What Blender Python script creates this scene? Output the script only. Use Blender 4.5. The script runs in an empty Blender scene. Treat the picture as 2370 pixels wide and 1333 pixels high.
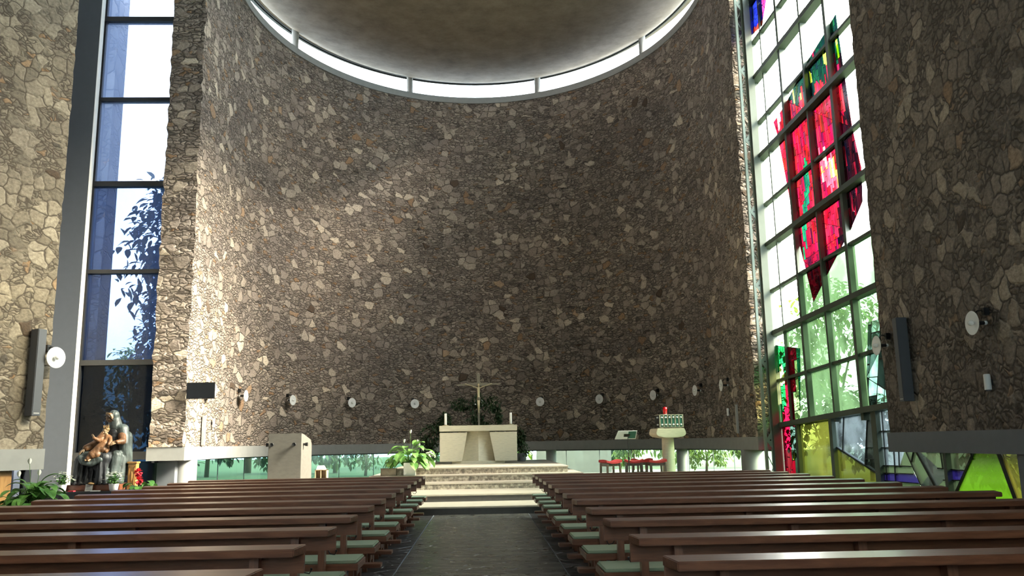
import bpy, bmesh, math, random
from mathutils import Vector, Matrix, noise
from mathutils.geometry import tessellate_polygon
R = math.radians
scene = bpy.context.scene
col = scene.collection
rng = random.Random(7)

# ------------------------------------------------------------------ camera
def camera():
    f, cx, cy, h, roll, vp = 1960.0, 1185.0, 666.5, 1.44, .0175, (1117., 1026.)
    n = math.hypot(roll, 1); d = (roll / n, 1 / n); r = (d[1], -d[0])
    v = (vp[0] - cx, vp[1] - cy)
    a = v[0] * r[0] + v[1] * r[1]; b = v[0] * d[0] + v[1] * d[1]
    A = Vector((a, -b, f)).normalized()
    p = math.atan2(b, f); up = Vector((0, math.cos(p), math.sin(p)))
    X = -A.cross(up); X.normalize()
    M = Matrix((X, A, up))
    right = M @ Vector((r[0], -d[0], 0)); upv = M @ Vector((-r[1], d[1], 0)); fw = M @ Vector((0, 0, 1))
    cd = bpy.data.cameras.new('camera'); co = bpy.data.objects.new('camera', cd); col.objects.link(co)
    cd.sensor_width = 36; cd.lens = f / 2370 * 36; cd.clip_start = .05; cd.clip_end = 400
    m = Matrix((right, upv, -fw)).transposed().to_4x4(); m.translation = (0, 0, h)
    co.matrix_world = m
    scene.camera = co
camera()

# ------------------------------------------------------------------ sky, sun, exposure
SKY = 9.5
w = bpy.data.worlds.new('sky'); scene.world = w; w.use_nodes = True
nt = w.node_tree; bg = nt.nodes['Background']
tc = nt.nodes.new('ShaderNodeTexCoord'); nz = nt.nodes.new('ShaderNodeTexNoise'); nz.inputs['Scale'].default_value = 2.2; nz.inputs['Detail'].default_value = 5
rp = nt.nodes.new('ShaderNodeValToRGB'); rp.color_ramp.elements[0].position = .40; rp.color_ramp.elements[0].color = (.55, .80, 1, 1)
rp.color_ramp.elements[1].position = .58; rp.color_ramp.elements[1].color = (1, .99, .97, 1)
nt.links.new(tc.outputs['Generated'], nz.inputs['Vector']); nt.links.new(nz.outputs['Fac'], rp.inputs['Fac']); nt.links.new(rp.outputs['Color'], bg.inputs['Color'])
bg.inputs['Strength'].default_value = SKY
sd = bpy.data.lights.new('sun', 'SUN'); so = bpy.data.objects.new('sun', sd); col.objects.link(so)
sd.energy = 26; sd.angle = R(24); sd.color = (1, .93, .78)
so.location = (30, -6, 24)
so.rotation_euler = Vector((-1, .23, -.72)).to_track_quat('-Z', 'Y').to_euler()
vs = scene.view_settings
vs.view_transform = 'Standard'; vs.look = 'None'; vs.gamma = 1; vs.exposure = 1.38; vs.use_curve_mapping = False
cy_ = scene.cycles
cy_.max_bounces = 6; cy_.diffuse_bounces = 4; cy_.glossy_bounces = 2; cy_.transparent_max_bounces = 12; cy_.transmission_bounces = 3
cy_.sample_clamp_indirect = 6; cy_.caustics_reflective = False; cy_.caustics_refractive = False
cy_.use_denoising = True; cy_.use_adaptive_sampling = True; cy_.adaptive_threshold = .035; cy_.adaptive_min_samples = 20

# ------------------------------------------------------------------ materials
class NT:
    def __init__(s, name):
        s.m = bpy.data.materials.new(name); s.m.use_nodes = True; s.t = s.m.node_tree
        s.t.nodes.clear(); s.out = s.n('ShaderNodeOutputMaterial')
    def n(s, typ, ins=None, **kw):
        nd = s.t.nodes.new(typ)
        for k, v in kw.items(): setattr(nd, k, v)
        for k, v in (ins or {}).items(): s.i(nd, k, v)
        return nd
    def i(s, nd, k, v):
        sock = nd.inputs[k]
        if isinstance(v, bpy.types.Node): s.t.links.new(v.outputs[0], sock)
        elif isinstance(v, bpy.types.NodeSocket): s.t.links.new(v, sock)
        else:
            if isinstance(v, (tuple, list)) and len(v) == 3 and sock.type == 'RGBA': v = (*v, 1)
            sock.default_value = v
    def math(s, op, a, b=0.0, c=None):
        nd = s.n('ShaderNodeMath', operation=op); s.i(nd, 0, a); s.i(nd, 1, b)
        if c is not None: s.i(nd, 2, c)
        return nd.outputs[0]
    def mix(s, f, a, b, blend='MIX'):
        nd = s.n('ShaderNodeMix', data_type='RGBA', blend_type=blend); s.i(nd, 0, f); s.i(nd, 6, a); s.i(nd, 7, b)
        return nd.outputs[2]
    def fmix(s, f, a, b):
        nd = s.n('ShaderNodeMix', data_type='FLOAT'); s.i(nd, 0, f); s.i(nd, 2, a); s.i(nd, 3, b)
        return nd.outputs[0]
    def smooth(s, v, lo, hi, a=0., b=1.):
        nd = s.n('ShaderNodeMapRange', interpolation_type='SMOOTHSTEP'); s.i(nd, 0, v)
        for k, x in zip((1, 2, 3, 4), (lo, hi, a, b)): nd.inputs[k].default_value = x
        return nd.outputs[0]
    def ramp(s, f, stops, interp='LINEAR'):
        nd = s.n('ShaderNodeValToRGB'); e = nd.color_ramp; e.interpolation = interp
        while len(e.elements) < len(stops): e.elements.new(.5)
        for el, (p, c) in zip(e.elements, stops): el.position = p; el.color = (*c, 1)
        s.i(nd, 0, f); return nd.outputs[0]
    def coords(s, scale=(1, 1, 1), rot=(0, 0, 0), what='Object'):
        t = s.n('ShaderNodeTexCoord'); m = s.n('ShaderNodeMapping'); m.inputs['Scale'].default_value = scale; m.inputs['Rotation'].default_value = rot
        s.t.links.new(t.outputs[what], m.inputs['Vector']); return m.outputs[0]
    def noise(s, v, scale, detail=3., rough=.5, dist=0.):
        nd = s.n('ShaderNodeTexNoise', {'Scale': scale, 'Detail': detail, 'Roughness': rough, 'Distortion': dist}); s.i(nd, 'Vector', v)
        return nd.outputs['Fac']
    def bump(s, h, strength=.5, dist=.05):
        nd = s.n('ShaderNodeBump', {'Strength': strength, 'Distance': dist}); s.i(nd, 'Height', h); return nd.outputs[0]
    def bsdf(s, color, rough=.6, normal=None, **kw):
        nd = s.n('ShaderNodeBsdfPrincipled'); s.i(nd, 'Base Color', color); s.i(nd, 'Roughness', rough)
        if normal is not None: s.i(nd, 'Normal', normal)
        for k, v in kw.items(): s.i(nd, k.replace('_', ' '), v)
        return nd.outputs[0]
    def end(s, sh): s.t.links.new(sh, s.out.inputs[0]); return s.m

def plain(name, c, rough=.6, var=.12, nscale=9., bump=0., metal=0., **kw):
    t = NT(name); v = t.coords()
    n = t.noise(v, nscale, 4)
    cc = t.mix(n, tuple(x * (1 - var) for x in c), tuple(min(1, x * (1 + var)) for x in c))
    return t.end(t.bsdf(cc, rough, t.bump(n, bump, .01) if bump else None, Metallic=metal, **kw))

def stone_mat(name, stops, mortar, s=2.1, flat=1.5, big=.5, bump=.9, joint=.035, small=2.0, small_flat=1.7, orange=.7):
    """rubble masonry on the wall's own unrolled surface (UV in metres): two sizes of stones, broken joints, smears of mortar"""
    t = NT(name); D2 = dict(noise_dimensions='2D')
    def n2(v, sc, det, r_=.5, socket=0):
        nd = t.n('ShaderNodeTexNoise', {'Scale': sc, 'Detail': det, 'Roughness': r_}, **D2); t.i(nd, 'Vector', v); return nd.outputs[socket]
    v = t.coords((1, flat, 1), what='UV')
    def warp(v, base, sc, amt, det):
        nd = t.n('ShaderNodeTexNoise', {'Scale': sc, 'Detail': det}, **D2); t.i(nd, 'Vector', v)
        off = t.n('ShaderNodeVectorMath', operation='MULTIPLY_ADD'); t.i(off, 0, nd.outputs['Color']); off.inputs[1].default_value = (amt, amt, 0); t.i(off, 2, base); return off.outputs[0]
    vv = warp(v, v, 2.4, .24, 2.)
    sm = t.n('ShaderNodeMapping'); sm.inputs['Scale'].default_value = (1, small_flat, 1); t.i(sm, 'Vector', vv)
    def vor(sc, vv):
        a = t.n('ShaderNodeTexVoronoi', {'Scale': sc, 'Randomness': 1.}, feature='F1', voronoi_dimensions='2D'); t.i(a, 'Vector', vv)
        b = t.n('ShaderNodeTexVoronoi', {'Scale': sc, 'Randomness': 1.}, feature='DISTANCE_TO_EDGE', voronoi_dimensions='2D'); t.i(b, 'Vector', vv)
        sp = t.n('ShaderNodeSeparateColor'); t.i(sp, 0, a.outputs['Color'])
        return sp.outputs[0], sp.outputs[1], sp.outputs[2], t.math('DIVIDE', b.outputs['Distance'], sc)
    r1, g1, b1, e1 = vor(s, vv); r2, g2, b2, e2 = vor(s * small, warp(v, sm.outputs[0], 6.5, .16, 1.))
    sel = t.math('GREATER_THAN', g1, 1 - big)
    rnd = t.fmix(sel, t.math('MULTIPLY', r2, .78), t.math('MULTIPLY_ADD', r1, .8, .2)); edge = t.fmix(sel, t.math('MULTIPLY', e2, .8), e1)
    f_ = t.coords((1, flat * 1.3, 1), what='UV'); fine = n2(f_, 13, 3., .65); big_n = n2(v, .35, 2.)
    c = t.ramp(rnd, stops)
    hue = t.math('GREATER_THAN', t.fmix(sel, b2, b1), .955)
    c = t.mix(t.math('MULTIPLY', hue, orange), c, (.36, .19, .075))
    c = t.mix(1., c, t.ramp(fine, [(.2, (.55, .55, .55)), (.75, (1.25, 1.25, 1.25))]), 'MULTIPLY')
    c = t.mix(1., c, t.ramp(big_n, [(.3, (.82, .82, .84)), (.7, (1.14, 1.12, 1.08))]), 'MULTIPLY')
    jn = t.math('MAXIMUM', t.smooth(edge, joint * .12, joint * .9), t.smooth(n2(v, 2.2, 2., .6), .52, .62))
    smear = t.math('MULTIPLY', t.smooth(n2(v, 3.7, 3., .65), .5, .66), t.fmix(sel, .75, .25))
    c = t.mix(smear, c, tuple(x * 1.15 for x in mortar))
    dk = t.math('GREATER_THAN', t.fmix(sel, r2, b1), .985); c = t.mix(t.math('MULTIPLY', dk, .75), c, (.03, .026, .024))
    c = t.mix(jn, tuple(x * .55 for x in mortar), c)
    h = t.math('ADD', t.smooth(edge, 0., joint * 1.6), t.math('MULTIPLY', fine, .55))
    h = t.math('ADD', h, t.math('MULTIPLY', t.fmix(sel, g2, r1), .9))
    return t.end(t.bsdf(c, .85, t.bump(h, bump, .045), Specular_IOR_Level=.25))
def wall_uv(o, apse=False, d=None):
    """unroll a wall: u runs along it, v is the height, both in metres"""
    me = o.data; uv = me.uv_layers.new(name='unrolled').data
    for p in me.polygons:
        n = p.normal
        for li in p.loop_indices:
            x, y, z = me.vertices[me.loops[li].vertex_index].co
            if abs(n.z) > .7: u, v = x, y + 70
            elif apse:
                if abs(n.y) > .9 and y < 24.3: u, v = x + 60, z
                elif y >= EY - .001: u, v = math.atan2(max(0, (y - EY) / EB), (x - EX) / EA) * 8.8, z
                else: u, v = (-(EY - y) if x > EX else math.pi * 8.8 + EY - y), z
            else:
                q = d or Vector((1, 0)); a = Vector((n.x, n.y)); along = abs(a.dot(q)) < .7
                u, v = (x * q.x + y * q.y if along else x * q.y - y * q.x + 33), z
            uv[li].uv = (u, v)
    return o

M = {}
M['stone_apse'] = stone_mat('apse_rubble_stone', [(0, (.20, .16, .133)), (.3, (.29, .238, .20)), (.6, (.38, .315, .26)), (.85, (.46, .385, .31)), (1, (.66, .56, .44))], (.20, .165, .137), 2.7, 1.35, .24, small=1.6, small_flat=1.8, orange=.6, joint=.03)
M['stone_wall'] = stone_mat('nave_rubble_stone', [(0, (.16, .135, .10)), (.3, (.22, .185, .135)), (.6, (.28, .235, .172)), (.85, (.35, .295, .215)), (1, (.41, .35, .26))], (.17, .135, .10), 3.9, 1.1, .6, bump=.42, joint=.024, orange=.55)
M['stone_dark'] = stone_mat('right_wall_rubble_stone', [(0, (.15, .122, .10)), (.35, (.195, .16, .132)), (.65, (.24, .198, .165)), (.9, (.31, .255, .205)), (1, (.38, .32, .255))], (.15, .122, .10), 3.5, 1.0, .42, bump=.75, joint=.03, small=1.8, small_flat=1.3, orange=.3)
M['concrete'] = plain('smooth_grey_concrete', (.30, .30, .285), .8, .12, 5, .08)
M['concrete_dark'] = plain('painted_grey_concrete', (.155, .165, .18), .75, .08, 6, .1)
M['navy'] = plain('navy_recess_shade', (.022, .025, .034), .7, .1)  # near-black stands in for the shade of the recess under the left beam
M['cream'] = plain('cream_painted_reveal', (.62, .58, .49), .8, .08)
def plaster():
    t = NT('dish_plaster'); v = t.coords()
    n = t.noise(v, 1.2, 8, .68); n2 = t.noise(v, 6, 5)
    c = t.ramp(n, [(.3, (.19, .155, .12)), (.6, (.32, .265, .21)), (.8, (.38, .32, .26))])
    return t.end(t.bsdf(c, .9, t.bump(n2, .15, .02)))
M['plaster'] = plaster()
M['white_render'] = plain('nave_white_render', (.5, .48, .43), .9, .08, 2)
def slate(name, base, sx, sy, rough):
    t = NT(name); v = t.coords((sx, sy, 1))
    wn = t.n('ShaderNodeTexNoise', {'Scale': 1.5, 'Detail': 3.}); t.i(wn, 'Vector', v)
    off = t.n('ShaderNodeVectorMath', operation='MULTIPLY_ADD'); t.i(off, 0, wn.outputs['Color']); off.inputs[1].default_value = (.4, .4, 0); t.i(off, 2, v)
    a = t.n('ShaderNodeTexVoronoi', {'Scale': 1.}, feature='F1', voronoi_dimensions='2D'); t.i(a, 'Vector', off.outputs[0])
    b = t.n('ShaderNodeTexVoronoi', {'Scale': 1.}, feature='DISTANCE_TO_EDGE', voronoi_dimensions='2D'); t.i(b, 'Vector', off.outputs[0])
    sp = t.n('ShaderNodeSeparateColor'); t.i(sp, 0, a.outputs['Color'])
    j = t.smooth(b.outputs['Distance'], .02, .085); n = t.noise(t.coords(), 7, 5, .6)
    c = t.mix(j, (.012, .012, .012), t.mix(sp.outputs[0], tuple(x * .55 for x in base), tuple(x * 1.35 for x in base)))
    h = t.math('ADD', t.math('MULTIPLY', j, 1.3), t.math('ADD', t.math('MULTIPLY', sp.outputs[1], .6), t.math('MULTIPLY', n, .3)))
    return t.end(t.bsdf(c, t.fmix(n, rough - .07, rough + .14), t.bump(h, .8, .02), Specular_IOR_Level=.6))
M['slate'] = slate('slate_crazy_paving', (.10, .098, .082), 1.6, 5.6, .26)
M['slate_dark'] = slate('dark_slate_paving', (.022, .022, .022), 2.0, 4.0, .34)
def travertine(name, c, rough=.6, band=14.):
    t = NT(name); v = t.coords((1, 1, band * .12))
    n = t.noise(v, 6, 6, .65); n2 = t.noise(t.coords((2, 2, band)), 3, 4, .6)
    cc = t.mix(t.math('MULTIPLY', t.smooth(n2, .38, .7), .5), c, tuple(x * .72 for x in c))
    cc = t.mix(t.math('MULTIPLY', t.smooth(n, .58, .75), .35), cc, tuple(x * .6 for x in c))
    return t.end(t.bsdf(cc, rough, t.bump(n, .12, .01)))
M['travertine'] = travertine('travertine_altar_stone', (.58, .53, .39))
M['step_stone'] = travertine('polished_step_stone', (.42, .39, .32), .38, 3.)
def riser():
    t = NT('riser_light_dapples'); v = t.coords()  # dapples of reflection and shade painted into the riser colour
    n = t.noise(v, 12, 4, .6); n2 = t.noise(v, 2.5, 3)
    return t.end(t.bsdf(t.ramp(n, [(.35, (.12, .11, .09)), (.5, (.27, .245, .19)), (.66, (.5, .47, .38))]), t.fmix(n2, .3, .5), t.bump(n, .25, .02)))
M['riser'] = riser()
M['riser_dark'] = plain('dark_slate_riser', (.06, .058, .055), .45, .2, 12)
M['ambo_grey'] = travertine('ambo_limestone', (.15, .14, .12), .8, 5.)
def wood(name, c1, c2, rough=.35, axis=0, coat=.4):
    sc = [3.2, 26, 26]; sc = sc if axis == 0 else [26, 26, 3.2]
    t = NT(name); v = t.coords(tuple(sc)); n = t.noise(v, 1.0, 6, .62, .6); n2 = t.noise(t.coords((.5, 1, 1)), 1.3, 3)
    oi = t.n('ShaderNodeObjectInfo')
    c = t.mix(t.smooth(n, .3, .7), c1, c2); c = t.mix(1., c, t.ramp(n2, [(.3, (.85, .84, .82)), (.7, (1.13, 1.12, 1.1))]), 'MULTIPLY')
    return t.end(t.bsdf(c, rough, t.bump(n, .1, .004), Coat_Weight=coat, Coat_Roughness=.22))
M['pew'] = wood('varnished_pew_wood', (.135, .05, .026), (.23, .092, .047), .34)
M['pew_v'] = wood('varnished_post_wood', (.15, .057, .03), (.24, .10, .053), .38, 2)
M['oak'] = wood('honey_oak', (.42, .21, .065), (.58, .32, .11), .45, 2, .1)
M['oakbox'] = wood('pale_plywood', (.42, .32, .19), (.52, .41, .26), .6, 2, 0)
M['redwood'] = wood('plinth_wood', (.16, .05, .025), (.25, .09, .045), .35)
M['stoolwood'] = wood('dark_stool_wood', (.05, .028, .018), (.10, .055, .035), .45, 2)
M['cushion'] = plain('sage_green_fabric', (.27, .33, .225), .9, .06, 60, .1)
M['red_seat'] = plain('red_velvet', (.42, .025, .03), .8, .15, 20)
M['black'] = plain('matt_black_metal', (.012, .012, .013), .45, .1)
M['black_cloth'] = plain('black_table_cloth', (.012, .013, .018), .8, .2)
M['screen'] = plain('black_glass_screen', (.006, .007, .009), .12, .1)
M['grey_metal'] = plain('grey_speaker_metal', (.10, .105, .115), .5, .06)
M['pale_metal'] = plain('pale_speaker_metal', (.42, .42, .40), .5, .06)
M['white'] = plain('white_plastic', (.78, .78, .76), .4, .03)
M['enamel'] = plain('white_enamel', (.84, .84, .82), .35, .03)
M['bulb'] = plain('opal_bulb', (.85, .85, .82), .2, .02)
M['frame'] = plain('painted_steel_frame', (.055, .07, .05), .5, .12, 6, .1)
M['lattice'] = plain('pale_green_painted_steel', (.27, .32, .26), .5, .1, 6)
M['frame_black'] = plain('black_steel_frame', (.012, .013, .016), .45, .1)
M['lead'] = plain('lead_came', (.012, .012, .014), .6, .1)
M['wax'] = plain('white_wax', (.82, .80, .74), .45, .03)
M['brass'] = plain('pale_brass', (.55, .47, .3), .35, .1, 8, 0, .8)
M['wick'] = plain('charred_wick', (.02, .02, .02), .9)
M['ceramic'] = plain('white_ceramic', (.80, .80, .79), .3, .02)
M['soil'] = plain('potting_soil', (.03, .02, .014), .95)
M['cross'] = plain('bronze_grey_cross', (.17, .145, .10), .5, .2)
M['paper'] = plain('white_paper', (.8, .8, .8), .8, .03)
M['cabsteel'] = plain('brushed_tabernacle_steel', (.50, .47, .36), .35, .1, 10, 0, .55)
M['tabgreen'] = plain('green_enamel_inlay', (.05, .16, .12), .25, .5, 3)
M['silver'] = plain('polished_silver_stud', (.85, .85, .83), .25, .05)
M['darkhole'] = plain('dark_recess', (.01, .01, .01), .9)
def leafm(name, c1, c2, rough=.4, trans=.25):
    t = NT(name); n = t.noise(t.coords(), 5, 3); c = t.mix(t.smooth(n, .35, .65), c1, c2)
    a = t.bsdf(c, rough); b = t.n('ShaderNodeBsdfTranslucent'); t.i(b, 'Color', c)
    mx = t.n('ShaderNodeMixShader', {0: trans}); t.i(mx, 1, a); t.i(mx, 2, b); return t.end(mx.outputs[0])
M['lily'] = leafm('lily_leaf', (.05, .15, .03), (.12, .28, .06), .35)
M['leaf_dark'] = leafm('ficus_leaf', (.02, .05, .018), (.045, .09, .03), .5)
M['leaf_bright'] = leafm('pale_green_leaf', (.09, .24, .05), (.20, .38, .10), .5)
M['tree_a'] = leafm('tree_leaf_mid', (.022, .055, .010), (.05, .10, .016), .6, .35)
M['tree_b'] = leafm('tree_leaf_light', (.06, .11, .014), (.12, .18, .024), .6, .4)
M['tree_c'] = leafm('tree_leaf_dark', (.010, .022, .010), (.025, .05, .018), .6, .2)
M['petal_white'] = plain('white_petal', (.85, .85, .80), .6, .03)
M['petal_red'] = plain('red_petal', (.62, .03, .05), .55, .25, 14)
M['stem'] = plain('green_stem', (.08, .16, .04), .6)
M['bark'] = plain('tree_bark', (.07, .05, .035), .9, .3, 8, .4)
M['grass'] = plain('garden_grass', (.028, .048, .014), .95, .35, 1.3)
M['paving'] = plain('garden_paving', (.15, .145, .13), .9, .12, 2)
M['garden_concrete'] = plain('weathered_garden_concrete', (.12, .125, .12), .9, .2, 3)
M['ext_stone'] = stone_mat('exterior_rubble_stone', [(0, (.13, .125, .12)), (.5, (.2, .19, .175)), (1, (.3, .28, .25))], (.15, .145, .135), 1.6, 1.1, .6)
# statue
def cloth(name, c, var):
    t = NT(name); v = t.coords(); n = t.noise(v, 3.5, 5, .6); f = t.noise(t.coords((11, 11, 2.2), (.25, .15, 0)), 1., 3, .5, .8)
    cc = t.mix(t.smooth(n, .3, .7), tuple(x * (1 - var) for x in c), tuple(x * (1 + var) for x in c))
    return t.end(t.bsdf(cc, .5, t.bump(f, .5, .04)))
M['robe'] = cloth('dark_slate_robe', (.022, .024, .028), .5)
M['mantle'] = cloth('blue_green_mantle', (.06, .076, .073), .6)
M['gilt'] = plain('antique_gold', (.22, .135, .055), .4, .35, 6, 0, .3)
M['tunic'] = cloth('rust_gold_tunic', (.17, .08, .034), .5)
M['skin'] = plain('painted_wood_skin', (.38, .25, .145), .4, .2, 6)
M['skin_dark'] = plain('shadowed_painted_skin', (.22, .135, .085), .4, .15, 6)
M['hair'] = plain('dark_brown_hair', (.03, .02, .014), .6, .3)
# glass
def glass(name, tint, frost=0., fc=(.8, .9, .8), refl=.05, wob=0., texture=0.):
    t = NT(name); v = t.coords()
    tr = t.n('ShaderNodeBsdfTransparent'); gl = t.n('ShaderNodeBsdfGlossy', {'Roughness': .08}); t.i(gl, 'Color', (.9, .9, .9))
    c = tint
    if wob:
        n = t.noise(v, 2.6, 4); c = t.mix(t.smooth(n, .35, .68), tuple(x * (1 - wob) for x in tint), tint)
    t.i(tr, 'Color', c); sh = tr.outputs[0]
    if frost:
        tl = t.n('ShaderNodeBsdfTranslucent'); t.i(tl, 'Color', fc); f = frost
        if texture:
            n = t.noise(v, 1.1, 4); f = t.smooth(n, .38, .62, max(0, frost - texture), min(1, frost + texture))
        mx = t.n('ShaderNodeMixShader'); t.i(mx, 0, f); t.i(mx, 1, sh); t.i(mx, 2, tl.outputs[0]); sh = mx.outputs[0]
    mx = t.n('ShaderNodeMixShader'); mx.inputs[0].default_value = refl; t.i(mx, 1, sh); t.i(mx, 2, gl.outputs[0])
    return t.end(mx.outputs[0])
M['g_clear'] = glass('clear_pale_glass', (.93, .94, .90))
M['g_cler'] = glass('grey_clerestory_glass', (.60, .60, .60))
M['g_dim'] = glass('added_window_dim_glass', (.38, .38, .36))  # grey tint sets how much light the two added windows let in
M['g_frost'] = glass('frosted_green_glass', (.13, .22, .12), .6, (.016, .030, .014), texture=.25)
M['g_blue'] = glass('blue_tinted_glass', (.24, .29, .40), .15, (.12, .16, .28), .02)
M['g_blue_hi'] = glass('blue_glass_haze_tint', (.36, .40, .47), .25, (.22, .27, .40), .02)
M['g_blue2'] = glass('blue_glass_shade_tint', (.035, .06, .085), .12, (.05, .085, .14), .008)
M['g_green'] = glass('green_tinted_glass', (.11, .19, .15), .06, (.05, .11, .08), .05)
M['g_strip'] = glass('clear_garden_glass', (.42, .50, .40), .0)
M['g_olive'] = glass('olive_glass', (.06, .07, .012), .5, (.015, .017, .0025), texture=.3)
M['g_lime'] = glass('lime_green_glass', (.035, .09, .005), .6, (.010, .026, .001))
M['g_paleblue'] = glass('pale_blue_glass', (.09, .12, .13), .45, (.018, .024, .028), texture=.3)
M['g_grey'] = glass('smoky_grey_glass', (.018, .024, .021), .2, (.005, .006, .0055), texture=.2)
M['g_violet'] = glass('violet_glass', (.010, .007, .05), .2, (.003, .002, .022))
M['g_yellow'] = glass('yellow_glass', (.08, .08, .01), .3, (.02, .02, .003))
M['g_sage'] = glass('sage_green_glass', (.030, .042, .026), .3, (.009, .013, .007), texture=.2)
def stained():
    t = NT('stained_glass_pieces'); a = t.n('ShaderNodeAttribute', attribute_name='tint')
    n = t.noise(t.coords(), 3.5, 3)
    c = t.mix(1., a.outputs['Color'], t.ramp(n, [(.3, (.45, .45, .45)), (.7, (1.3, 1.3, 1.3))]), 'MULTIPLY')
    tr = t.n('ShaderNodeBsdfTransparent'); t.i(tr, 'Color', c)
    gl = t.n('ShaderNodeBsdfGlossy', {'Roughness': .15}); mx = t.n('ShaderNodeMixShader', {0: .03}); t.i(mx, 1, tr.outputs[0]); t.i(mx, 2, gl.outputs[0])
    return t.end(mx.outputs[0])
M['stained'] = stained()
def redglass():
    t = NT('ruby_lamp_glass'); s_ = t.bsdf((.75, .01, .015), .08, Transmission_Weight=.35); return t.end(s_)
M['ruby'] = redglass()

# ------------------------------------------------------------------ mesh helpers
class MB:
    def __init__(s): s.bm = bmesh.new(); s.mi = 0
    def _f(s, vs):
        try:
            f = s.bm.faces.new(vs); f.material_index = s.mi; return f
        except ValueError: return None
    def box(s, x0, x1, y0, y1, z0, z1, m=None):
        P = [(x0, y0, z0), (x1, y0, z0), (x1, y1, z0), (x0, y1, z0), (x0, y0, z1), (x1, y0, z1), (x1, y1, z1), (x0, y1, z1)]
        v = [s.bm.verts.new(m @ Vector(p) if m else p) for p in P]
        for q in ((3, 2, 1, 0), (4, 5, 6, 7), (0, 1, 5, 4), (1, 2, 6, 5), (2, 3, 7, 6), (3, 0, 4, 7)): s._f([v[i] for i in q])
        return s
    def hexa(s, b, t):
        v = [s.bm.verts.new(p) for p in list(b) + list(t)]; n = len(b)
        s._f(v[:n][::-1]); s._f(v[n:])
        for i in range(n): s._f([v[i], v[(i + 1) % n], v[n + (i + 1) % n], v[n + i]])
        return s
    def prism(s, poly, z0, z1): return s.hexa([(x, y, z0) for x, y in poly], [(x, y, z1) for x, y in poly])
    def loft(s, rings, closed=True, cap=True):
        R_ = [[s.bm.verts.new(p) for p in r] for r in rings]; n = len(R_[0])
        for a, b in zip(R_, R_[1:]):
            for i in range(n if closed else n - 1): s._f([a[i], a[(i + 1) % n], b[(i + 1) % n], b[i]])
        if cap and closed: s._f(R_[0][::-1]); s._f(R_[-1])
        return s
    def lathe(s, prof, o=(0, 0, 0), axis=(0, 0, 1), n=20, cap=True):
        q = Vector((0, 0, 1)).rotation_difference(Vector(axis).normalized()); o = Vector(o)
        return s.loft([[o + q @ Vector((r * math.cos(2 * math.pi * i / n), r * math.sin(2 * math.pi * i / n), z)) for i in range(n)] for r, z in prof], True, cap)
    def cyl(s, a, b, r, r2=None, n=12):
        a = Vector(a); b = Vector(b); d = b - a
        return s.lathe([(r, 0), (r if r2 is None else r2, d.length)], a, d, n)
    def tube(s, pts, r, n=8):
        pts = [Vector(p) for p in pts]; rings = []
        for i, p in enumerate(pts):
            d = (pts[min(i + 1, len(pts) - 1)] - pts[max(i - 1, 0)]).normalized()
            q = Vector((0, 0, 1)).rotation_difference(d); rr = r[i] if isinstance(r, (list, tuple)) else r
            rings.append([p + q @ Vector((rr * math.cos(2 * math.pi * k / n), rr * math.sin(2 * math.pi * k / n), 0)) for k in range(n)])
        return s.loft(rings)
    def ball(s, c, r, sub=2, m=None):
        sc = r if isinstance(r, (tuple, list)) else (r, r, r)
        mat = Matrix.Translation(c) @ (m or Matrix()) @ Matrix.Diagonal((*sc, 1))
        g = bmesh.ops.create_icosphere(s.bm, subdivisions=sub, radius=1, matrix=mat)
        for v in g['verts']:
            for f in v.link_faces: f.material_index = s.mi
        return s
    def cap(s, a, b, r1, r2=None, n=None):
        a = Vector(a); b = Vector(b); r2 = r1 if r2 is None else r2
        n = n or max(3, int((b - a).length / (min(r1, r2) * .45)) + 2)
        for i in range(n):
            t = i / (n - 1); s.ball(a.lerp(b, t), r1 + (r2 - r1) * t, 2)
        return s
    def leaf(s, base, d, L, W, droop=.5, seg=5, fold=.25, up=(0, 0, 1)):
        base = Vector(base); d = Vector(d).normalized(); side = d.cross(Vector(up))
        if side.length < 1e-3: side = Vector((1, 0, 0))
        side.normalize(); p = base.copy(); rows = []; cur = d.copy()
        for i in range(seg + 1):
            t = i / seg; wd = W * math.sin(math.pi * min(1, (t * .93 + .07))) ** .8 * (1 if t < .99 else .03)
            nrm = side.cross(cur).normalized()
            rows.append((s.bm.verts.new(p - side * wd / 2 + nrm * wd * fold), s.bm.verts.new(p), s.bm.verts.new(p + side * wd / 2 + nrm * wd * fold)))
            cur = (cur + Vector((0, 0, -droop / seg * 1.6))).normalized(); p = p + cur * L / seg
        for a, b in zip(rows, rows[1:]):
            s._f([a[0], a[1], b[1], b[0]]); s._f([a[1], a[2], b[2], b[1]])
        return s
    def build(s, name, mats, parent=None, smooth=False, bevel=0, recalc=True, angle=None):
        if recalc: bmesh.ops.recalc_face_normals(s.bm, faces=s.bm.faces)
        if bevel:
            ed = [e for e in s.bm.edges if len(e.link_faces) == 2 and e.calc_face_angle(0) > .5]
            bmesh.ops.bevel(s.bm, geom=ed, offset=bevel, segments=2, affect='EDGES', clamp_overlap=True)
        me = bpy.data.meshes.new(name); s.bm.to_mesh(me); s.bm.free()
        for m in (mats if isinstance(mats, (list, tuple)) else [mats]): me.materials.append(m)
        if smooth:
            for p in me.polygons: p.use_smooth = True
            if angle: me.set_sharp_from_angle(angle=R(angle))
        o = bpy.data.objects.new(name, me); col.objects.link(o)
        if parent: o.parent = parent
        return o

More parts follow.
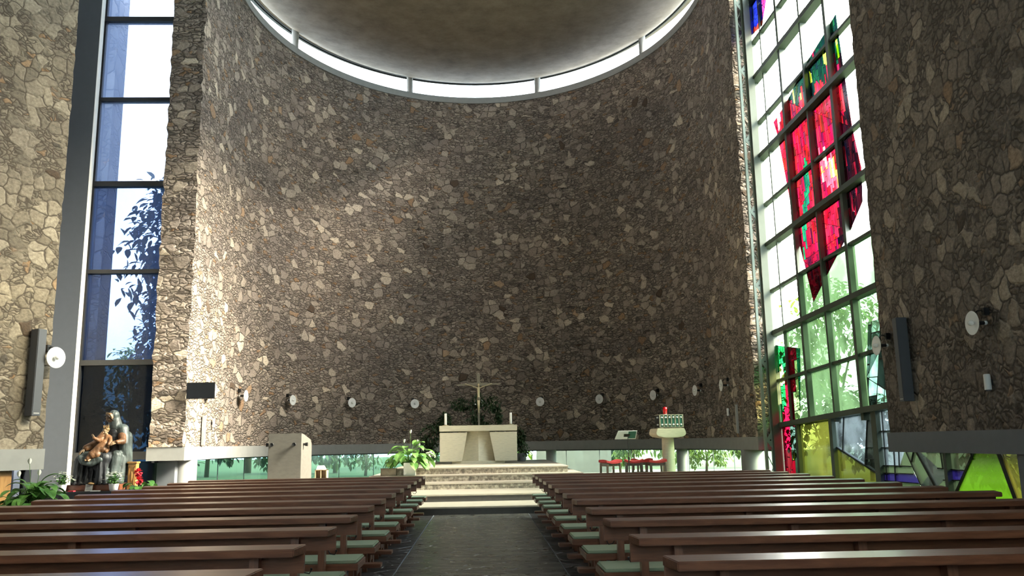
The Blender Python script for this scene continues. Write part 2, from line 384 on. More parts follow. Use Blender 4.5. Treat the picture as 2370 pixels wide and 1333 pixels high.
def thing(name, label, cat, loc=(0, 0, 0), rz=0, group=None):
    o = bpy.data.objects.new(name, None); col.objects.link(o); o.empty_display_size = .1
    o.location = loc; o.rotation_euler = (0, 0, rz); o['label'] = label; o['category'] = cat
    if group: o['group'] = group
    return o
def tag(o, label, cat, group=None):
    o['label'] = label; o['category'] = cat
    if group: o['group'] = group
    return o
def struct(o, label=None, cat=None):
    o['kind'] = 'structure'
    if label: o['label'] = label
    if cat: o['category'] = cat
    return o
def kids(o): return [c for c in bpy.data.objects if c.parent == o]
def copy_tree(src, tree, loc=None, rz=None, label=None):
    r = src.copy(); col.objects.link(r)
    if loc is not None: r.location = loc
    if rz is not None: r.rotation_euler = (0, 0, rz)
    if label: r['label'] = label
    for ch, sub in tree:
        c = ch.copy(); c.parent = r; col.objects.link(c)
        for g in sub:
            d = g.copy(); d.parent = c; col.objects.link(d)
    return r
def tree_of(o): return [(c, kids(c)) for c in kids(o)]

# ------------------------------------------------------------------ plan of the apse
EX, EY, EA, EB = -.15, 27.47, 8.04, 9.44
def apse_path(off=0., y0=23.9, n=72):
    """plan curve from the left end to the right end; off > 0 lies outside the wall face"""
    pts = []; q = lambda c: off * (1 - .42 * max(0, c) ** 2)      # the wall is thinner at its right end
    for i in range(7): pts.append((EX - EA - off, y0 + (EY - y0) * i / 7))
    for i in range(n + 1):
        t = math.pi - math.pi * i / n; o = q(math.cos(t)); pts.append((EX + (EA + o) * math.cos(t), EY + (EB + o) * math.sin(t)))
    for i in range(1, 8): pts.append((EX + EA + q(1) - (.15 * i / 7 if off < .3 else 0), EY - (EY - y0) * i / 7))
    return pts
def band(mb, o0, o1, z0, z1, y0=23.9, zs=1, rough=0.):
    A = apse_path(o0, y0); B = apse_path(o1, y0); n = len(A); g = []
    for side, P in ((0, A), (1, B)):
        rows = []
        for k in range(zs + 1):
            z = z0 + (z1 - z0) * k / zs; row = []
            for i, (x, y) in enumerate(P):
                if rough and i in (0, n - 1):
                    q = Vector((x * 3 + side * 9, y, z * 5)); j = noise.noise(q) * rough
                    x += j; y += noise.noise(q + Vector((7, 3, 1))) * rough
                row.append(mb.bm.verts.new((x, y, z)))
            rows.append(row)
        g.append(rows)
    for k in range(zs):
        for i in range(n - 1):
            mb._f([g[0][k][i], g[0][k][i + 1], g[0][k + 1][i + 1], g[0][k + 1][i]])
            mb._f([g[1][k][i], g[1][k][i + 1], g[1][k + 1][i + 1], g[1][k + 1][i]])
        for i in (0, n - 1): mb._f([g[0][k][i], g[1][k][i], g[1][k + 1][i], g[0][k + 1][i]])
    for k in (0, zs):
        for i in range(n - 1): mb._f([g[0][k][i], g[0][k][i + 1], g[1][k][i + 1], g[1][k][i]])
    return mb
def on_apse(kx):
    """point of the inner wall face seen along plan direction x = kx*y"""
    a = kx * kx / EA ** 2 + 1 / EB ** 2; b = -2 * (kx * EX / EA ** 2 + EY / EB ** 2); c = (EX / EA) ** 2 + (EY / EB) ** 2 - 1
    y = (-b + math.sqrt(max(0, b * b - 4 * a * c))) / (2 * a)
    if b * b - 4 * a * c < 0: y = 24.6
    x = kx * y; nx, ny = (x - EX) / EA ** 2, (y - EY) / EB ** 2; l = math.hypot(nx, ny)
    return Vector((x, y, 0)), Vector((-nx / l, -ny / l, 0))
ZB0, ZB1, ZR0, ZR1, ZC, ZT = 1.12, 1.49, 16.84, 17.12, 18.0, 18.55

# ------------------------------------------------------------------ large structure
struct(MB().prism([(-11.3, -9), (9.2, -9), (9.2, 14), (8.45, 24.0)] + apse_path(.9, 23.9)[::-1] + [(-9.1, 24.45), (-11.9, 24.45), (-11.9, 22), (-11.3, 15)], -.3, -.004).build('floor', M['slate_dark']), 'dark slate floor under the pews and round the altar', 'floor')
struct(MB().box(-1.0, .92, -9, 18.0, -.2, .004).build('floor_aisle', M['slate']), 'glossy grey crazy-paved slate aisle between the pew blocks', 'floor')
for i, (x, s) in enumerate(((-1.02, 'left'), (.93, 'right'))):
    struct(MB().box(x - .006, x + .006, -9, 18.0, -.1, .006).build('trim_%d' % (20 + i), M['concrete_dark']), 'thin pale joint along the %s edge of the aisle' % s, 'floor joint')
struct(wall_uv(band(MB(), 0, .95, ZB1, ZR0, zs=80, rough=.07).build('wall_apse', M['stone_apse'], smooth=False), True), 'tall curved rubble stone wall behind the altar', 'wall')
struct(band(MB(), -.03, 1.0, ZB0, ZB1).build('trim_1', M['concrete']), 'grey concrete beam under the curved stone wall', 'beam')
struct(band(MB(), -.06, .95, ZR0, ZR1).build('trim_2', M['concrete']), 'grey concrete ring on top of the curved stone wall', 'beam')
# dish roof
def dish():
    mb = MB(); n = 96
    def el(k, z): return [(EX + (EA + .55) * k * math.cos(2 * math.pi * i / n), EY + (EB + .55) * k * math.sin(2 * math.pi * i / n), z) for i in range(n)]
    prof = [(.02, 17.2)] + [(k, 17.2 + .58 * (k / .93) ** 3.0) for k in (.2, .35, .5, .62, .72, .8, .86, .9, .93)] + [(.945, 17.86), (.955, 17.92), (.962, 18.02), (1., 18.02), (1., 18.6)]
    mb.loft([el(k, z) for k, z in prof], True, True)
    return mb.build('ceiling_dish', M['plaster'], smooth=True, angle=38)
struct(dish(), 'shallow oval plaster dish ceiling above the altar', 'ceiling')
struct(MB().prism([(-11.4, -9.3), (9.4, -9.3), (9.4, 14), (8.9, 24.3)] + apse_path(.96, 23.9)[::-1] + [(-9.1, 24.5), (-12.0, 24.5), (-12.0, 22), (-11.4, 15)], ZT, ZT + .4).build('ceiling', M['white_render']), 'nave ceiling slab', 'ceiling')
def fascia():
    mb = MB(); band(mb, .35, .6, ZC, ZT + .02); return mb.build('trim_3', M['concrete_dark'])
struct(fascia(), 'dark fascia above the curved clerestory strip', 'fascia')
# clerestory glass
w3 = bpy.data.objects.new('window_3', None); col.objects.link(w3); struct(w3, 'thin curved clerestory window strip under the dish ceiling', 'window')
def curved_glass(name, off, z0, z1, mat, parent, y0=23.9):
    mb = MB(); P = apse_path(off, y0)
    lo = [mb.bm.verts.new((x, y, z0)) for x, y in P]; hi = [mb.bm.verts.new((x, y, z1)) for x, y in P]
    for i in range(len(P) - 1): mb._f([lo[i], lo[i + 1], hi[i + 1], hi[i]])
    return mb.build(name, mat, parent)
curved_glass('clerestory_glazing', .45, ZR1, ZC, M['g_cler'], w3)
mb = MB()
for off, z in ((.42, ZR1), (.42, ZC - .06)): band(mb, off, off + .06, z, z + .06)
mb.build('clerestory_frame', M['frame_black'], w3)
for kx in (-.2275, -.0853, .0728, .2063):
    p, nrm = on_apse(kx); p = p - nrm * .10
    struct(MB().cyl((p.x, p.y, ZR1 - .02), (p.x, p.y, ZC + .1), .14, n=20).build('column', M['concrete'], smooth=True, angle=40), None)
CL = ['left end', 'left of centre', 'right of centre', 'right end']
for o, s in zip([o for o in bpy.data.objects if o.name.startswith('column')], CL): struct(o, 'short round concrete stub column at the %s of the clerestory strip' % s, 'column')
# columns carrying the curved beam
for kx, s in ((-.341, 'at the left end of the curved wall'), (-.217, 'behind the stone ambo'), (.0755, 'right of the altar'), (.222, 'behind the tabernacle pillar'), (.316, 'at the right end of the curved wall')):
    if abs(kx) > .3: p = Vector((-8.42, 24.75, 0)) if kx < 0 else Vector((8.1, 25.7, 0)); r = .33
    else: p, nrm = on_apse(kx); p = p - nrm * .42; r = .22
    struct(MB().cyl((p.x, p.y, -.02), (p.x, p.y, ZB0 + .01), r, n=28).build('column', M['concrete'], smooth=True, angle=40), 'round concrete column under the stone wall beam ' + s, 'column')
# strip window under the beam
w4 = bpy.data.objects.new('window_4', None); col.objects.link(w4); struct(w4, 'low curved garden window under the stone wall', 'window')
def strip_panes():
    P = apse_path(.80, 23.9); n = len(P)
    # cut the strip into panes about 1.5 m wide
    L = [0]
    for a, b in zip(P, P[1:]): L.append(L[-1] + math.hypot(b[0] - a[0], b[1] - a[1]))
    cuts = []
    for i in range(n):
        x, y = P[i]; kx = x / y
        cuts.append(M['g_green'] if kx < -.045 else M['g_strip'])
    mb = MB(); mats = [M['g_green'], M['g_strip']]
    lo = [mb.bm.verts.new((x, y, 0)) for x, y in P]; hi = [mb.bm.verts.new((x, y, ZB0)) for x, y in P]
    for i in range(n - 1):
        mb.mi = 0 if cuts[i] == M['g_green'] else 1; mb._f([lo[i], lo[i + 1], hi[i + 1], hi[i]])
    mb.build('garden_glazing', mats, w4)
    jb = MB(); nxt = 1.2
    for i in range(n):
        if L[i] >= nxt:
            nxt = L[i] + 1.55; x, y = P[i]; jb.box(x - .012, x + .012, y - .012, y + .012, 0, ZB0)
    jb.build('glass_joint', M['concrete_dark'], w4)
    fb = MB(); band(fb, .77, .84, ZB0 - .05, ZB0 + .0); band(fb, .75, .86, -.01, .06); fb.build('window_frame', M['frame_black'], w4)
strip_panes()

# nave walls
def rough_wall(name, A, B, thick, z0, z1, mat, rough_end='B', step=.14, amp=.075):
    """straight stone wall from A to B (plan); the end at B has an uneven stone edge; thickness to the right-hand side of A->B"""
    A = Vector((*A, 0)); B = Vector((*B, 0)); d = (B - A).normalized(); nrm = Vector((d.y, -d.x, 0)) * thick
    mb = MB(); k = int((z1 - z0) / step); rings = []
    for i in range(k + 1):
        z = z0 + (z1 - z0) * i / k
        j1 = noise.noise(Vector((B.x, z * 4.1, 3))) * amp + noise.noise(Vector((B.x, z * 11, 8))) * amp * .5
        j2 = noise.noise(Vector((B.y, z * 4.1, 17))) * amp
        e1 = B + d * j1; e2 = B + nrm + d * j2
        rings.append([(A.x, A.y, z), (e1.x, e1.y, z), (e2.x, e2.y, z), ((A + nrm).x, (A + nrm).y, z)])
    mb.loft(rings); return struct(wall_uv(mb.build(name, mat), False, Vector((d.x, d.y))))
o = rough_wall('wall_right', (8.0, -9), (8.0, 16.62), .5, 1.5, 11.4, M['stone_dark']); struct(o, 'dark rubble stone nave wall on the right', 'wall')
struct(wall_uv(MB().box(8.0, 9.4, -9, 6.5, 11.4, ZT).box(8.0, 8.5, 15.7, 16.6, 11.4, ZT).box(8.0, 9.4, 6.5, 15.7, 17.6, ZT).build('wall_right_upper', M['stone_dark'])), 'upper right nave wall round an added high window', 'wall')
w6 = bpy.data.objects.new('added_window_6', None); col.objects.link(w6); struct(w6, 'unseen high window added in the right nave wall for its light', 'window')  # added out of view to throw sun on the left wall and statue
MB().box(8.9, 8.92, 6.5, 15.7, 11.4, 17.6).build('glazing', M['g_dim'], w6)  # glazing of the added high window
mb = MB()
for i in range(5): mb.box(8.84, 8.98, 6.5 + 2.3 * i - .04, 6.5 + 2.3 * i + .04, 11.4, 17.6)
mb.build('window_frame', M['frame'], w6)  # frame of the added high window
struct(MB().box(7.97, 8.52, -9, 16.68, 1.14, 1.51).build('trim_4', M['concrete_dark']), 'grey concrete beam under the right stone wall', 'beam')
struct(MB().box(8.05, 9.1, -9, 12.75, -.01, 1.145).build('trim_5', M['concrete_dark']), 'grey concrete pier under the right beam at the picture edge', 'pier')
struct(MB().box(8.5, 9.4, -9, 15.4, 1.3, 11.4).build('wall_right_outer', M['white_render']), 'outer leaf of the right nave wall', 'wall')
LA, LB = (-11.06, 9.3), (-7.86, 15.7)
def left_wall():
    A, B = Vector((*LB, 0)), Vector((*LA, 0))
    return rough_wall('wall_left', LA, LB, -.5, 1.48, ZT, M['stone_wall'], amp=.03)
struct(left_wall(), 'pale rubble stone nave wall on the left', 'wall')
dL = Vector((LB[0] - LA[0], LB[1] - LA[1])).normalized(); nL = Vector((dL.y, -dL.x))
def lbox(mb, s0, s1, t0, t1, z0, z1):
    """box in the left wall's own frame: s back from its end along the wall, t into the room"""
    P = []
    for s_, t_ in ((s0, t0), (s1, t0), (s1, t1), (s0, t1)): P.append((LB[0] - dL.x * s_ + nL.x * t_, LB[1] - dL.y * s_ + nL.y * t_))
    return mb.prism(P, z0, z1)
struct(lbox(MB(), -.02, 7.2, -.5, .03, 1.12, 1.48).build('trim_6', M['concrete']), 'grey concrete beam under the left stone wall', 'beam')
struct(lbox(lbox(MB(), 0, 7.2, -.95, -.85, -.01, 1.3), -.12, .0, -.95, -.42, -.01, 1.14).build('wall_left_lower', M['navy']), 'recessed wall below the left beam, shade put into its colour', 'wall')
struct(MB().prism([(-11.3, -9), (-11.0, -9), (-11.0, 9.6), (-11.3, 9.6)], 0, ZT).build('wall_left_rear', M['white_render']), 'rear left nave wall', 'wall')
struct(MB().prism([(-8.42, 15.86), (-8.30, 15.86), (-11.5, 22.3), (-11.8, 22.3)], 0, ZT).build('wall_left_return', M['concrete_dark']), 'return wall between the left stone wall and the grey pillar', 'wall')
# rear wall with a large window added for fill light (behind the viewer)
mb = MB(); mb.box(-11.3, 9.4, -9.3, -9, 0, 2.6); mb.box(-11.3, 9.4, -9.3, -9, 13.4, ZT); mb.box(-11.3, -7, -9.3, -9, 2.6, 13.4); mb.box(6.0, 9.4, -9.3, -9, 2.6, 13.4)
struct(mb.build('wall_back', M['white_render']), 'rear nave wall with a tall added window', 'wall')
w5 = bpy.data.objects.new('added_window_5', None); col.objects.link(w5); struct(w5, 'unseen tall window added in the rear nave wall for fill light', 'window')
MB().box(-7, 6, -9.16, -9.14, 2.6, 13.4).build('glazing', M['g_dim'], w5)  # glazing of the added rear window
mb = MB()
for i in range(8): mb.box(-7 + 13 * i / 7 - .05, -7 + 13 * i / 7 + .05, -9.22, -9.06, 2.6, 13.4)
for i in range(5): mb.box(-7, 6, -9.22, -9.06, 2.6 + 2.7 * i - .05, 2.6 + 2.7 * i + .05)
mb.build('window_frame', M['frame_black'], w5)  # frame of the added rear window

# left pillar and tall window
struct(MB().prism([(-11.7, 22.0), (-10.39, 22.0), (-10.40, 22.02), (-11.7, 22.5)], -.01, ZT).build('wall_pillar', M['concrete_dark']), 'tall smooth grey concrete pillar left of the tall window', 'pillar')
struct(MB().prism([(-10.388, 22.0), (-10.385, 22.01), (-11.38, 24.36), (-12.0, 24.36), (-11.06, 22.03)], -.01, ZT).build('trim_7', M['cream']), 'cream painted reveal between grey pillar and window', 'reveal')
w1 = bpy.data.objects.new('window_1', None); col.objects.link(w1); struct(w1, 'tall narrow blue-tinted window left of the altar wall', 'window')
ZW = [-.02, 1.27, 3.86, 6.48, 9.1, 11.72, 14.3, 16.92, ZT]
mb = MB(); mb.box(-11.46, -11.26, 24.22, 24.42, -.02, ZT); mb.box(-9.06, -8.9, 24.22, 24.42, -.02, ZT)
for i, z in enumerate(ZW[1:-1]): h = .11 if i in (0, ) else (.075 if i % 2 else .055); mb.box(-11.42, -8.8, 24.2, 24.44, z - h, z + h)
mb.box(-11.42, -8.8, 24.24, 24.4, -.02, .12)
mb.build('window_frame', M['frame_black'], w1)
mb = MB()
for i in range(8): mb.mi = 2 if i >= 4 else (0 if i >= 2 else 1); mb.box(-11.3, -9.0, 24.31, 24.325, ZW[i] + .02, ZW[i + 1] - .02)  # upper panes paler, lower panes darker: haze and shade put into the tint
mb.build('glazing', [M['g_blue'], M['g_blue2'], M['g_blue_hi']], w1)
struct(MB().box(-9.0, -8.5, 24.2, 24.5, -.02, ZT).build('trim_8', M['concrete_dark']), 'dark jamb closing the tall window against the stone wall', 'jamb')
struct(MB().prism([(-12.0, 24.37), (-11.44, 24.43), (-11.44, 24.9), (-12.0, 24.9)], 0, ZT).build('trim_9', M['concrete_dark']), 'outer pillar corner by the tall window', 'jamb')

# ------------------------------------------------------------------ right window wall
def wp(Y, z, off=0.): return Vector((8.35 + (25 - Y) * .0462 + off, Y, z))
SL = .047
def zt(z0, Y): return z0 + SL * (24 - Y)
w2 = bpy.data.objects.new('window_2', None); col.objects.link(w2); struct(w2, 'large steel-framed stained glass window right of the altar', 'window')
TR = [1.78, 3.02, 4.35, 5.60, 6.91, 8.17, 9.60, 10.72, 12.05, 13.28, 14.6, 15.9, 17.2]
MU = [23.13, 21.8, 20.38, 19.02, 17.7, 16.4]
def wbar(mb, Y0, z0, Y1, z1, wd, dp, off=0.):
    """bar lying in the window plane, dp deep into the room"""
    a = wp(Y0, z0); b = wp(Y1, z1); d = (b - a).normalized(); n = Vector((-1, -.0462, 0)).normalized(); s_ = d.cross(n).normalized()
    P = []
    for p in (a, b): P.append([p + s_ * wd / 2 + n * (dp - off), p - s_ * wd / 2 + n * (dp - off), p - s_ * wd / 2 - n * (.05 + off), p + s_ * wd / 2 - n * (.05 + off)])
    mb.hexa(P[0], P[1])
mb = MB()
wbar(mb, 24.05, -.05, 24.05, ZT, .50, .10)
mb.box(8.05, 8.24, 23.52, 23.72, -.01, ZT - .02)
for i, y in enumerate(MU):
    wbar(mb, y - .12, 1.8, y + .10 * (i < 4), ZT, .07 if i == 0 else (.13 if i in (1, 3) else .085), .07 if i == 0 else .13)
for i, z in enumerate(TR):
    big = i % 2 == 0
    wbar(mb, 23.9, zt(z, 23.9), 15.2, zt(z, 15.2), .13 if big else .075, .20 if big else .09)
for y, t, wd in ((22.66, 0, .13), (20.62, 0, .17), (18.5, 0, .22), (15.96, 0, .10)): wbar(mb, y, -.05, y - .02, zt(1.8, y), wd, .10)
wbar(mb, 24, .04, 14.0, .04, .16, .1)
wbar(mb, 16.7, 1.19, 14.0, 1.19, .12, .06)
mb.build('window_frame', M['frame'], w2)
mb = MB(); gm = [M['g_clear'], M['g_frost'], M['g_paleblue'], M['g_olive'], M['g_grey']]
def pane(mb, poly, mi, off=0.):
    mb.mi = mi; mb._f([mb.bm.verts.new(wp(y, z, off)) for y, z in poly])
ys = [24.0] + MU + [15.1]
for i in range(len(TR)):
    for j in range(len(ys) - 1):
        z0 = TR[i]; z1 = TR[i + 1] if i + 1 < len(TR) else ZT - .3
        mi = 0
        if i <= 1: mi = 1 if j >= 1 else 0
        if i == 2 and j >= 2: mi = 1
        pane(mb, [(ys[j], zt(z0, ys[j])), (ys[j + 1], zt(z0, ys[j + 1])), (ys[j + 1], zt(z1, ys[j + 1])), (ys[j], zt(z1, ys[j]))], mi)
pane(mb, [(22.66, 0), (20.62, 0), (20.62, zt(1.8, 20.62)), (22.66, zt(1.8, 22.66))], 3)
pane(mb, [(20.62, 1.22), (19.2, .80), (18.86, zt(1.8, 18.86)), (20.62, zt(1.8, 20.62))], 2)
pane(mb, [(20.62, 1.22), (18.5, .59), (18.5, 0), (20.62, 0)], 3)
pane(mb, [(19.2, .80), (18.5, .59), (18.5, zt(1.8, 18.5)), (18.86, zt(1.8, 18.86))], 4)
mb.build('glazing', gm, w2, recalc=False)
# leaded low panels towards the right edge
mb = MB(); gm = [M['g_grey'], M['g_paleblue'], M['g_violet'], M['g_lime'], M['g_yellow'], M['g_olive'], M['g_sage']]
pane(mb, [(18.5, .82), (17.75, .82), (17.45, 1.2), (17.45, 2.1), (18.5, 2.1)], 1)
pane(mb, [(17.45, 1.2), (17.45, 2.1), (15.2, 2.1), (15.2, 1.2)], 0)
pane(mb, [(18.5, .66), (17.2, .68), (17.45, 1.2), (17.75, .82), (18.5, .82)], 6)
pane(mb, [(18.5, .5), (17.05, .5), (17.2, .68), (18.5, .66)], 2)
pane(mb, [(18.5, 0), (16.9, 0), (17.05, .5), (18.5, .5)], 6)
pane(mb, [(17.47, 1.2), (17.10, 1.2), (16.73, .66), (16.99, .48), (17.28, .9)], 6)
pane(mb, [(17.06, 1.2), (16.1, .0), (16.9, 0), (16.99, .48), (16.73, .66)], 0)
pane(mb, [(17.06, 1.2), (15.96, 1.2), (15.96, .80), (16.35, .82)], 6)
pane(mb, [(17.06, 1.2), (16.35, .82), (16.2, .6), (16.46, .45)], 0)
pane(mb, [(16.35, .82), (15.96, .80), (15.96, .62), (16.2, .6)], 0)
pane(mb, [(16.2, .6), (15.96, .62), (15.96, 0), (15.9, 0), (16.1, 0), (16.5, .45)], 6)
pane(mb, [(15.96, 1.2), (15.08, 1.2), (15.46, .80), (15.96, .79)], 6)
pane(mb, [(15.96, .79), (15.46, .82), (15.65, .62), (15.96, .61)], 2)
pane(mb, [(15.96, .61), (15.65, .62), (16.2, 0), (15.96, 0)], 6)
pane(mb, [(15.12, 1.2), (14.5, 1.2), (14.0, 0), (16.2, 0)], 3)
pane(mb, [(14.44, 1.2), (13.9, 1.2), (13.9, 0), (14.0, 0)], 4)
mb.build('leaded_low_panel', gm, w2, recalc=False)
mb = MB()
for a, b, wd in (((17.09, 1.2), (16.1, 0), .06), ((14.5, 1.2), (14.02, 0), .10), ((15.10, 1.2), (16.2, 0), .045), ((20.62, 1.22), (18.5, .59), .04), ((20.02, 1.95), (20.24, 1.12), .022),
                 ((18.86, 2.0), (19.2, .80), .03), ((18.5, .82), (17.28, .83), .02), ((18.5, .66), (17.2, .68), .02), ((18.5, .5), (17.05, .5), .02), ((17.47, 1.2), (16.99, .48), .03),
                 ((17.9, 1.2), (17.95, .5), .016), ((17.7, 1.2), (17.75, .8), .016), ((18.25, 2.0), (18.3, .5), .016), ((18.5, 1.55), (17.4, 1.56), .018), ((18.5, 1.2), (17.4, 1.2), .018),
                 ((16.35, .82), (15.5, .80), .022), ((16.2, .6), (15.65, .62), .022), ((17.1, 1.2), (17.28, .9), .02), ((16.99, .48), (16.7, .3), .02), ((16.2, 1.2), (16.18, .82), .016), ((15.3, 1.2), (15.2, 1.0), .016),
                 ((18.5, 1.2), (19.1, 1.2), .016), ((18.5, .95), (19.15, .95), .016)):
    wbar(mb, a[0], a[1], b[0], b[1], wd, .025)
mb.build('lead_came', M['lead'], w2)

# stained glass panels built from many small leaded pieces
def inside(p, poly):
    x, y = p; c = False; j = len(poly) - 1
    for i in range(len(poly)):
        xi, yi = poly[i]; xj, yj = poly[j]
        if (yi > y) != (yj > y) and x < (xj - xi) * (y - yi) / (yj - yi) + xi: c = not c
        j = i
    return c
def stained_panel(name, outline, color_of, sw, lens, slant=0., came=.011, seed=1, off=-.012):
    rg = random.Random(seed); bm = bmesh.new()
    bm.faces.new([bm.verts.new((y, z, 0)) for y, z in outline])
    bmesh.ops.triangulate(bm, faces=bm.faces[:])
    ys_ = [p[0] for p in outline]; zs_ = [p[1] for p in outline]
    nrm = Vector((1, slant, 0)).normalized(); y = min(ys_) - 1
    while y < max(ys_) + 1:
        bmesh.ops.bisect_plane(bm, geom=bm.faces[:] + bm.edges[:] + bm.verts[:], plane_co=(y, sum(zs_) / len(zs_), 0), plane_no=nrm); y += sw * rg.uniform(.75, 1.25)
    # horizontal cuts, strip by strip
    def key(f): c = f.calc_center_median(); return c.x * nrm.x + (c.y - sum(zs_) / len(zs_)) * nrm.y
    strips = {}
    for f in bm.faces: strips.setdefault(round(key(f) / (sw * .55)), []).append(f)
    for k, fs in list(strips.items()):
        z = min(zs_) - rg.random() * lens
        fs = [f for f in fs if f.is_valid]
        geom = set(fs)
        while z < max(zs_):
            z += lens * rg.uniform(.4, 1.3); tilt = rg.uniform(-.35, .35)
            g = [f for f in geom if f.is_valid]
            es = {e for f in g for e in f.edges}; vs_ = {v for f in g for v in f.verts}
            r_ = bmesh.ops.bisect_plane(bm, geom=list(g) + list(es) + list(vs_), plane_co=(sum(ys_) / len(ys_), z, 0), plane_no=Vector((tilt * .3, 1, 0)).normalized())
            geom |= {f for f in r_['geom'] if isinstance(f, bmesh.types.BMFace)}
            geom = {f for f in geom if f.is_valid}
    # rebuild every piece as an inset pane with a lead rim
    lay = []
    for f in bm.faces:
        if f.calc_area() < 2e-4: continue
        lay.append([(v.co.x, v.co.y) for v in f.verts])
    bm.free()
    b2 = bmesh.new(); cl = b2.loops.layers.float_color.new('tint')
    for poly in lay:
        cy0 = sum(p[0] for p in poly) / len(poly); cz0 = sum(p[1] for p in poly) / len(poly)
        outer = [b2.verts.new(wp(y, z, off)) for y, z in poly]
        inner = []
        for y, z in poly:
            d = Vector((cy0 - y, cz0 - z)); l = max(d.length, 1e-5); q = min(came * 1.3, l * .45) / l
            inner.append(b2.verts.new(wp(y + d.x * q, z + d.y * q, off - .004)))
        n = len(poly)
        for i in range(n):
            f = b2.faces.new([outer[i], outer[(i + 1) % n], inner[(i + 1) % n], inner[i]]); f.material_index = 1
        f = b2.faces.new(inner); f.material_index = 0; c = color_of((cy0, cz0), rg)
        for lp in f.loops: lp[cl] = (*c, 1)
    me = bpy.data.meshes.new(name); b2.to_mesh(me); b2.free(); me.materials.append(M['stained']); me.materials.append(M['lead'])
    o = bpy.data.objects.new(name, me); col.objects.link(o); o.parent = w2; return o
RED = [(18.63, 11.5), (18.6, 11.03), (18.36, 8.5), (18.12, 7.44), (18.21, 6.67), (18.85, 6.2), (20.38, 5.31), (21.14, 4.85), (21.53, 6.02), (21.96, 7.31), (22.56, 9.86), (22.78, 10.36), (21.78, 10.56), (20.5, 11.05), (19.32, 11.31)]
GREEN = [(19.35, 11.3), (19.14, 11.35), (18.61, 11.5), (18.57, 11.09), (18.53, 10.35), (18.96, 10.31), (19.34, 10.31), (19.86, 10.2), (20.58, 9.87), (20.73, 10.26), (21.31, 10.30), (21.69, 10.63), (20.9, 10.89), (20.51, 11.04), (20.07, 11.06)]
DARK = [(18.57, 11.09), (18.5, 9.86), (18.32, 7.92), (18.1, 7.39), (18.1, 6.64), (18.83, 6.1), (18.99, 6.03), (19.4, 5.77), (19.5, 6.07), (19.28, 7.1), (19.1, 7.4), (18.95, 8.19), (18.62, 9.18), (18.75, 10.31)]
STRIP = [(20.98, 8.6), (20.74, 8.5), (20.95, 7.35), (21.2, 6.71), (21.5, 6.02), (21.42, 6.74)]
PURP = [(21.87, 7.02), (21.16, 6.84), (20.56, 6.1), (19.56, 5.9), (20.27, 5.39), (21.18, 4.86), (21.48, 5.88)]
LUNL = [(22.66, 10.02), (22.48, 10.09), (22.3, 10.25), (22.28, 10.42), (22.45, 10.42), (22.45, 10.25)]
HOT = [(20.1, 8.5), (19.5, 8.3), (19.1, 7.47), (19.6, 7.3), (20.05, 7.7)]
def red_color(p, r):
    if inside(p, LUNL): return (.9, .95, .9)
    if inside(p, STRIP): return (.002, .035 * r.uniform(.5, 1.4), .018)
    if inside(p, GREEN):
        q = r.random()
        if q < .06: return (.28, .34, .02)
        return (.0008, .008 * r.uniform(.3, 1.8), .005)
    if inside(p, DARK):
        return (.004 * r.uniform(.1, 1.6), .0004, .0012) if r.random() < .8 else (.03, .0008, .003)
    if inside(p, PURP): return (.03 * r.uniform(.3, 3.2), .001, .006)
    if inside(p, HOT):
        q = r.random(); return (.30, .09, .02) if q < .35 else ((.30, .02, .035) if q < .85 else (.4, .25, .2))
    return (.085 * r.uniform(.3, 1.7), .0010 * r.uniform(.3, 4), .005 * r.uniform(.4, 2.2))
stained_panel('stained_glass_red', RED, red_color, .085, .46, -.10, came=.006, seed=3)
LOW = [(23.80, 4.05), (22.17, 3.78), (22.29, 3.06), (22.54, 1.80), (22.87, 1.75), (22.72, .0), (23.79, .0)]
def low_color(p, r):
    y, z = p
    c = 23.05 + .22 * math.sin(z * 1.2) + (.25 if z < 1.8 else 0)
    if abs(y - c) < .33: return (.16 * r.uniform(.7, 1.3), .0015, .010)
    if z > 1.8 and y < c - .3: return (.85, .85, .55) if y > 22.43 else (.01, .16, .10)
    if z < 1.8: return (.02, .035, .025) if r.random() < .7 else (.30, .26, .02)
    if y > c: return (.004, .10 * r.uniform(.3, 1.3), .02) if r.random() < .8 else (.8, .78, .4)
    return (.02, .03, .025)
stained_panel('stained_glass_low_red', LOW, low_color, .17, .8, .02, seed=5)
BLUE = [(23.80, 14.95), (22.55, 14.2), (22.75, 13.9), (23.06, 13.5), (23.8, 13.6)]
def blue_color(p, r):
    y, z = p
    if z < 13.72: return (.16, .012, .008)
    if 22.72 < y < 22.95: return (.22, .01, .06)
    return (.003, .006, .16 * r.uniform(.3, 1.6))
stained_panel('stained_glass_blue', BLUE, blue_color, .16, .5, .0, seed=8)
SH = [(18.46, 3.95), (17.2, 3.95), (17.2, 2.1), (18.75, 2.1), (18.75, 2.75)]
def sh_color(p, r):
    q = r.random()
    return (.55, .60, .75) if q < .45 else ((.02, .022, .028) if q < .8 else (.12, .14, .18))
stained_panel('stained_glass_grey', SH, sh_color, .42, .85, .28, came=.016, seed=12, off=-.02)

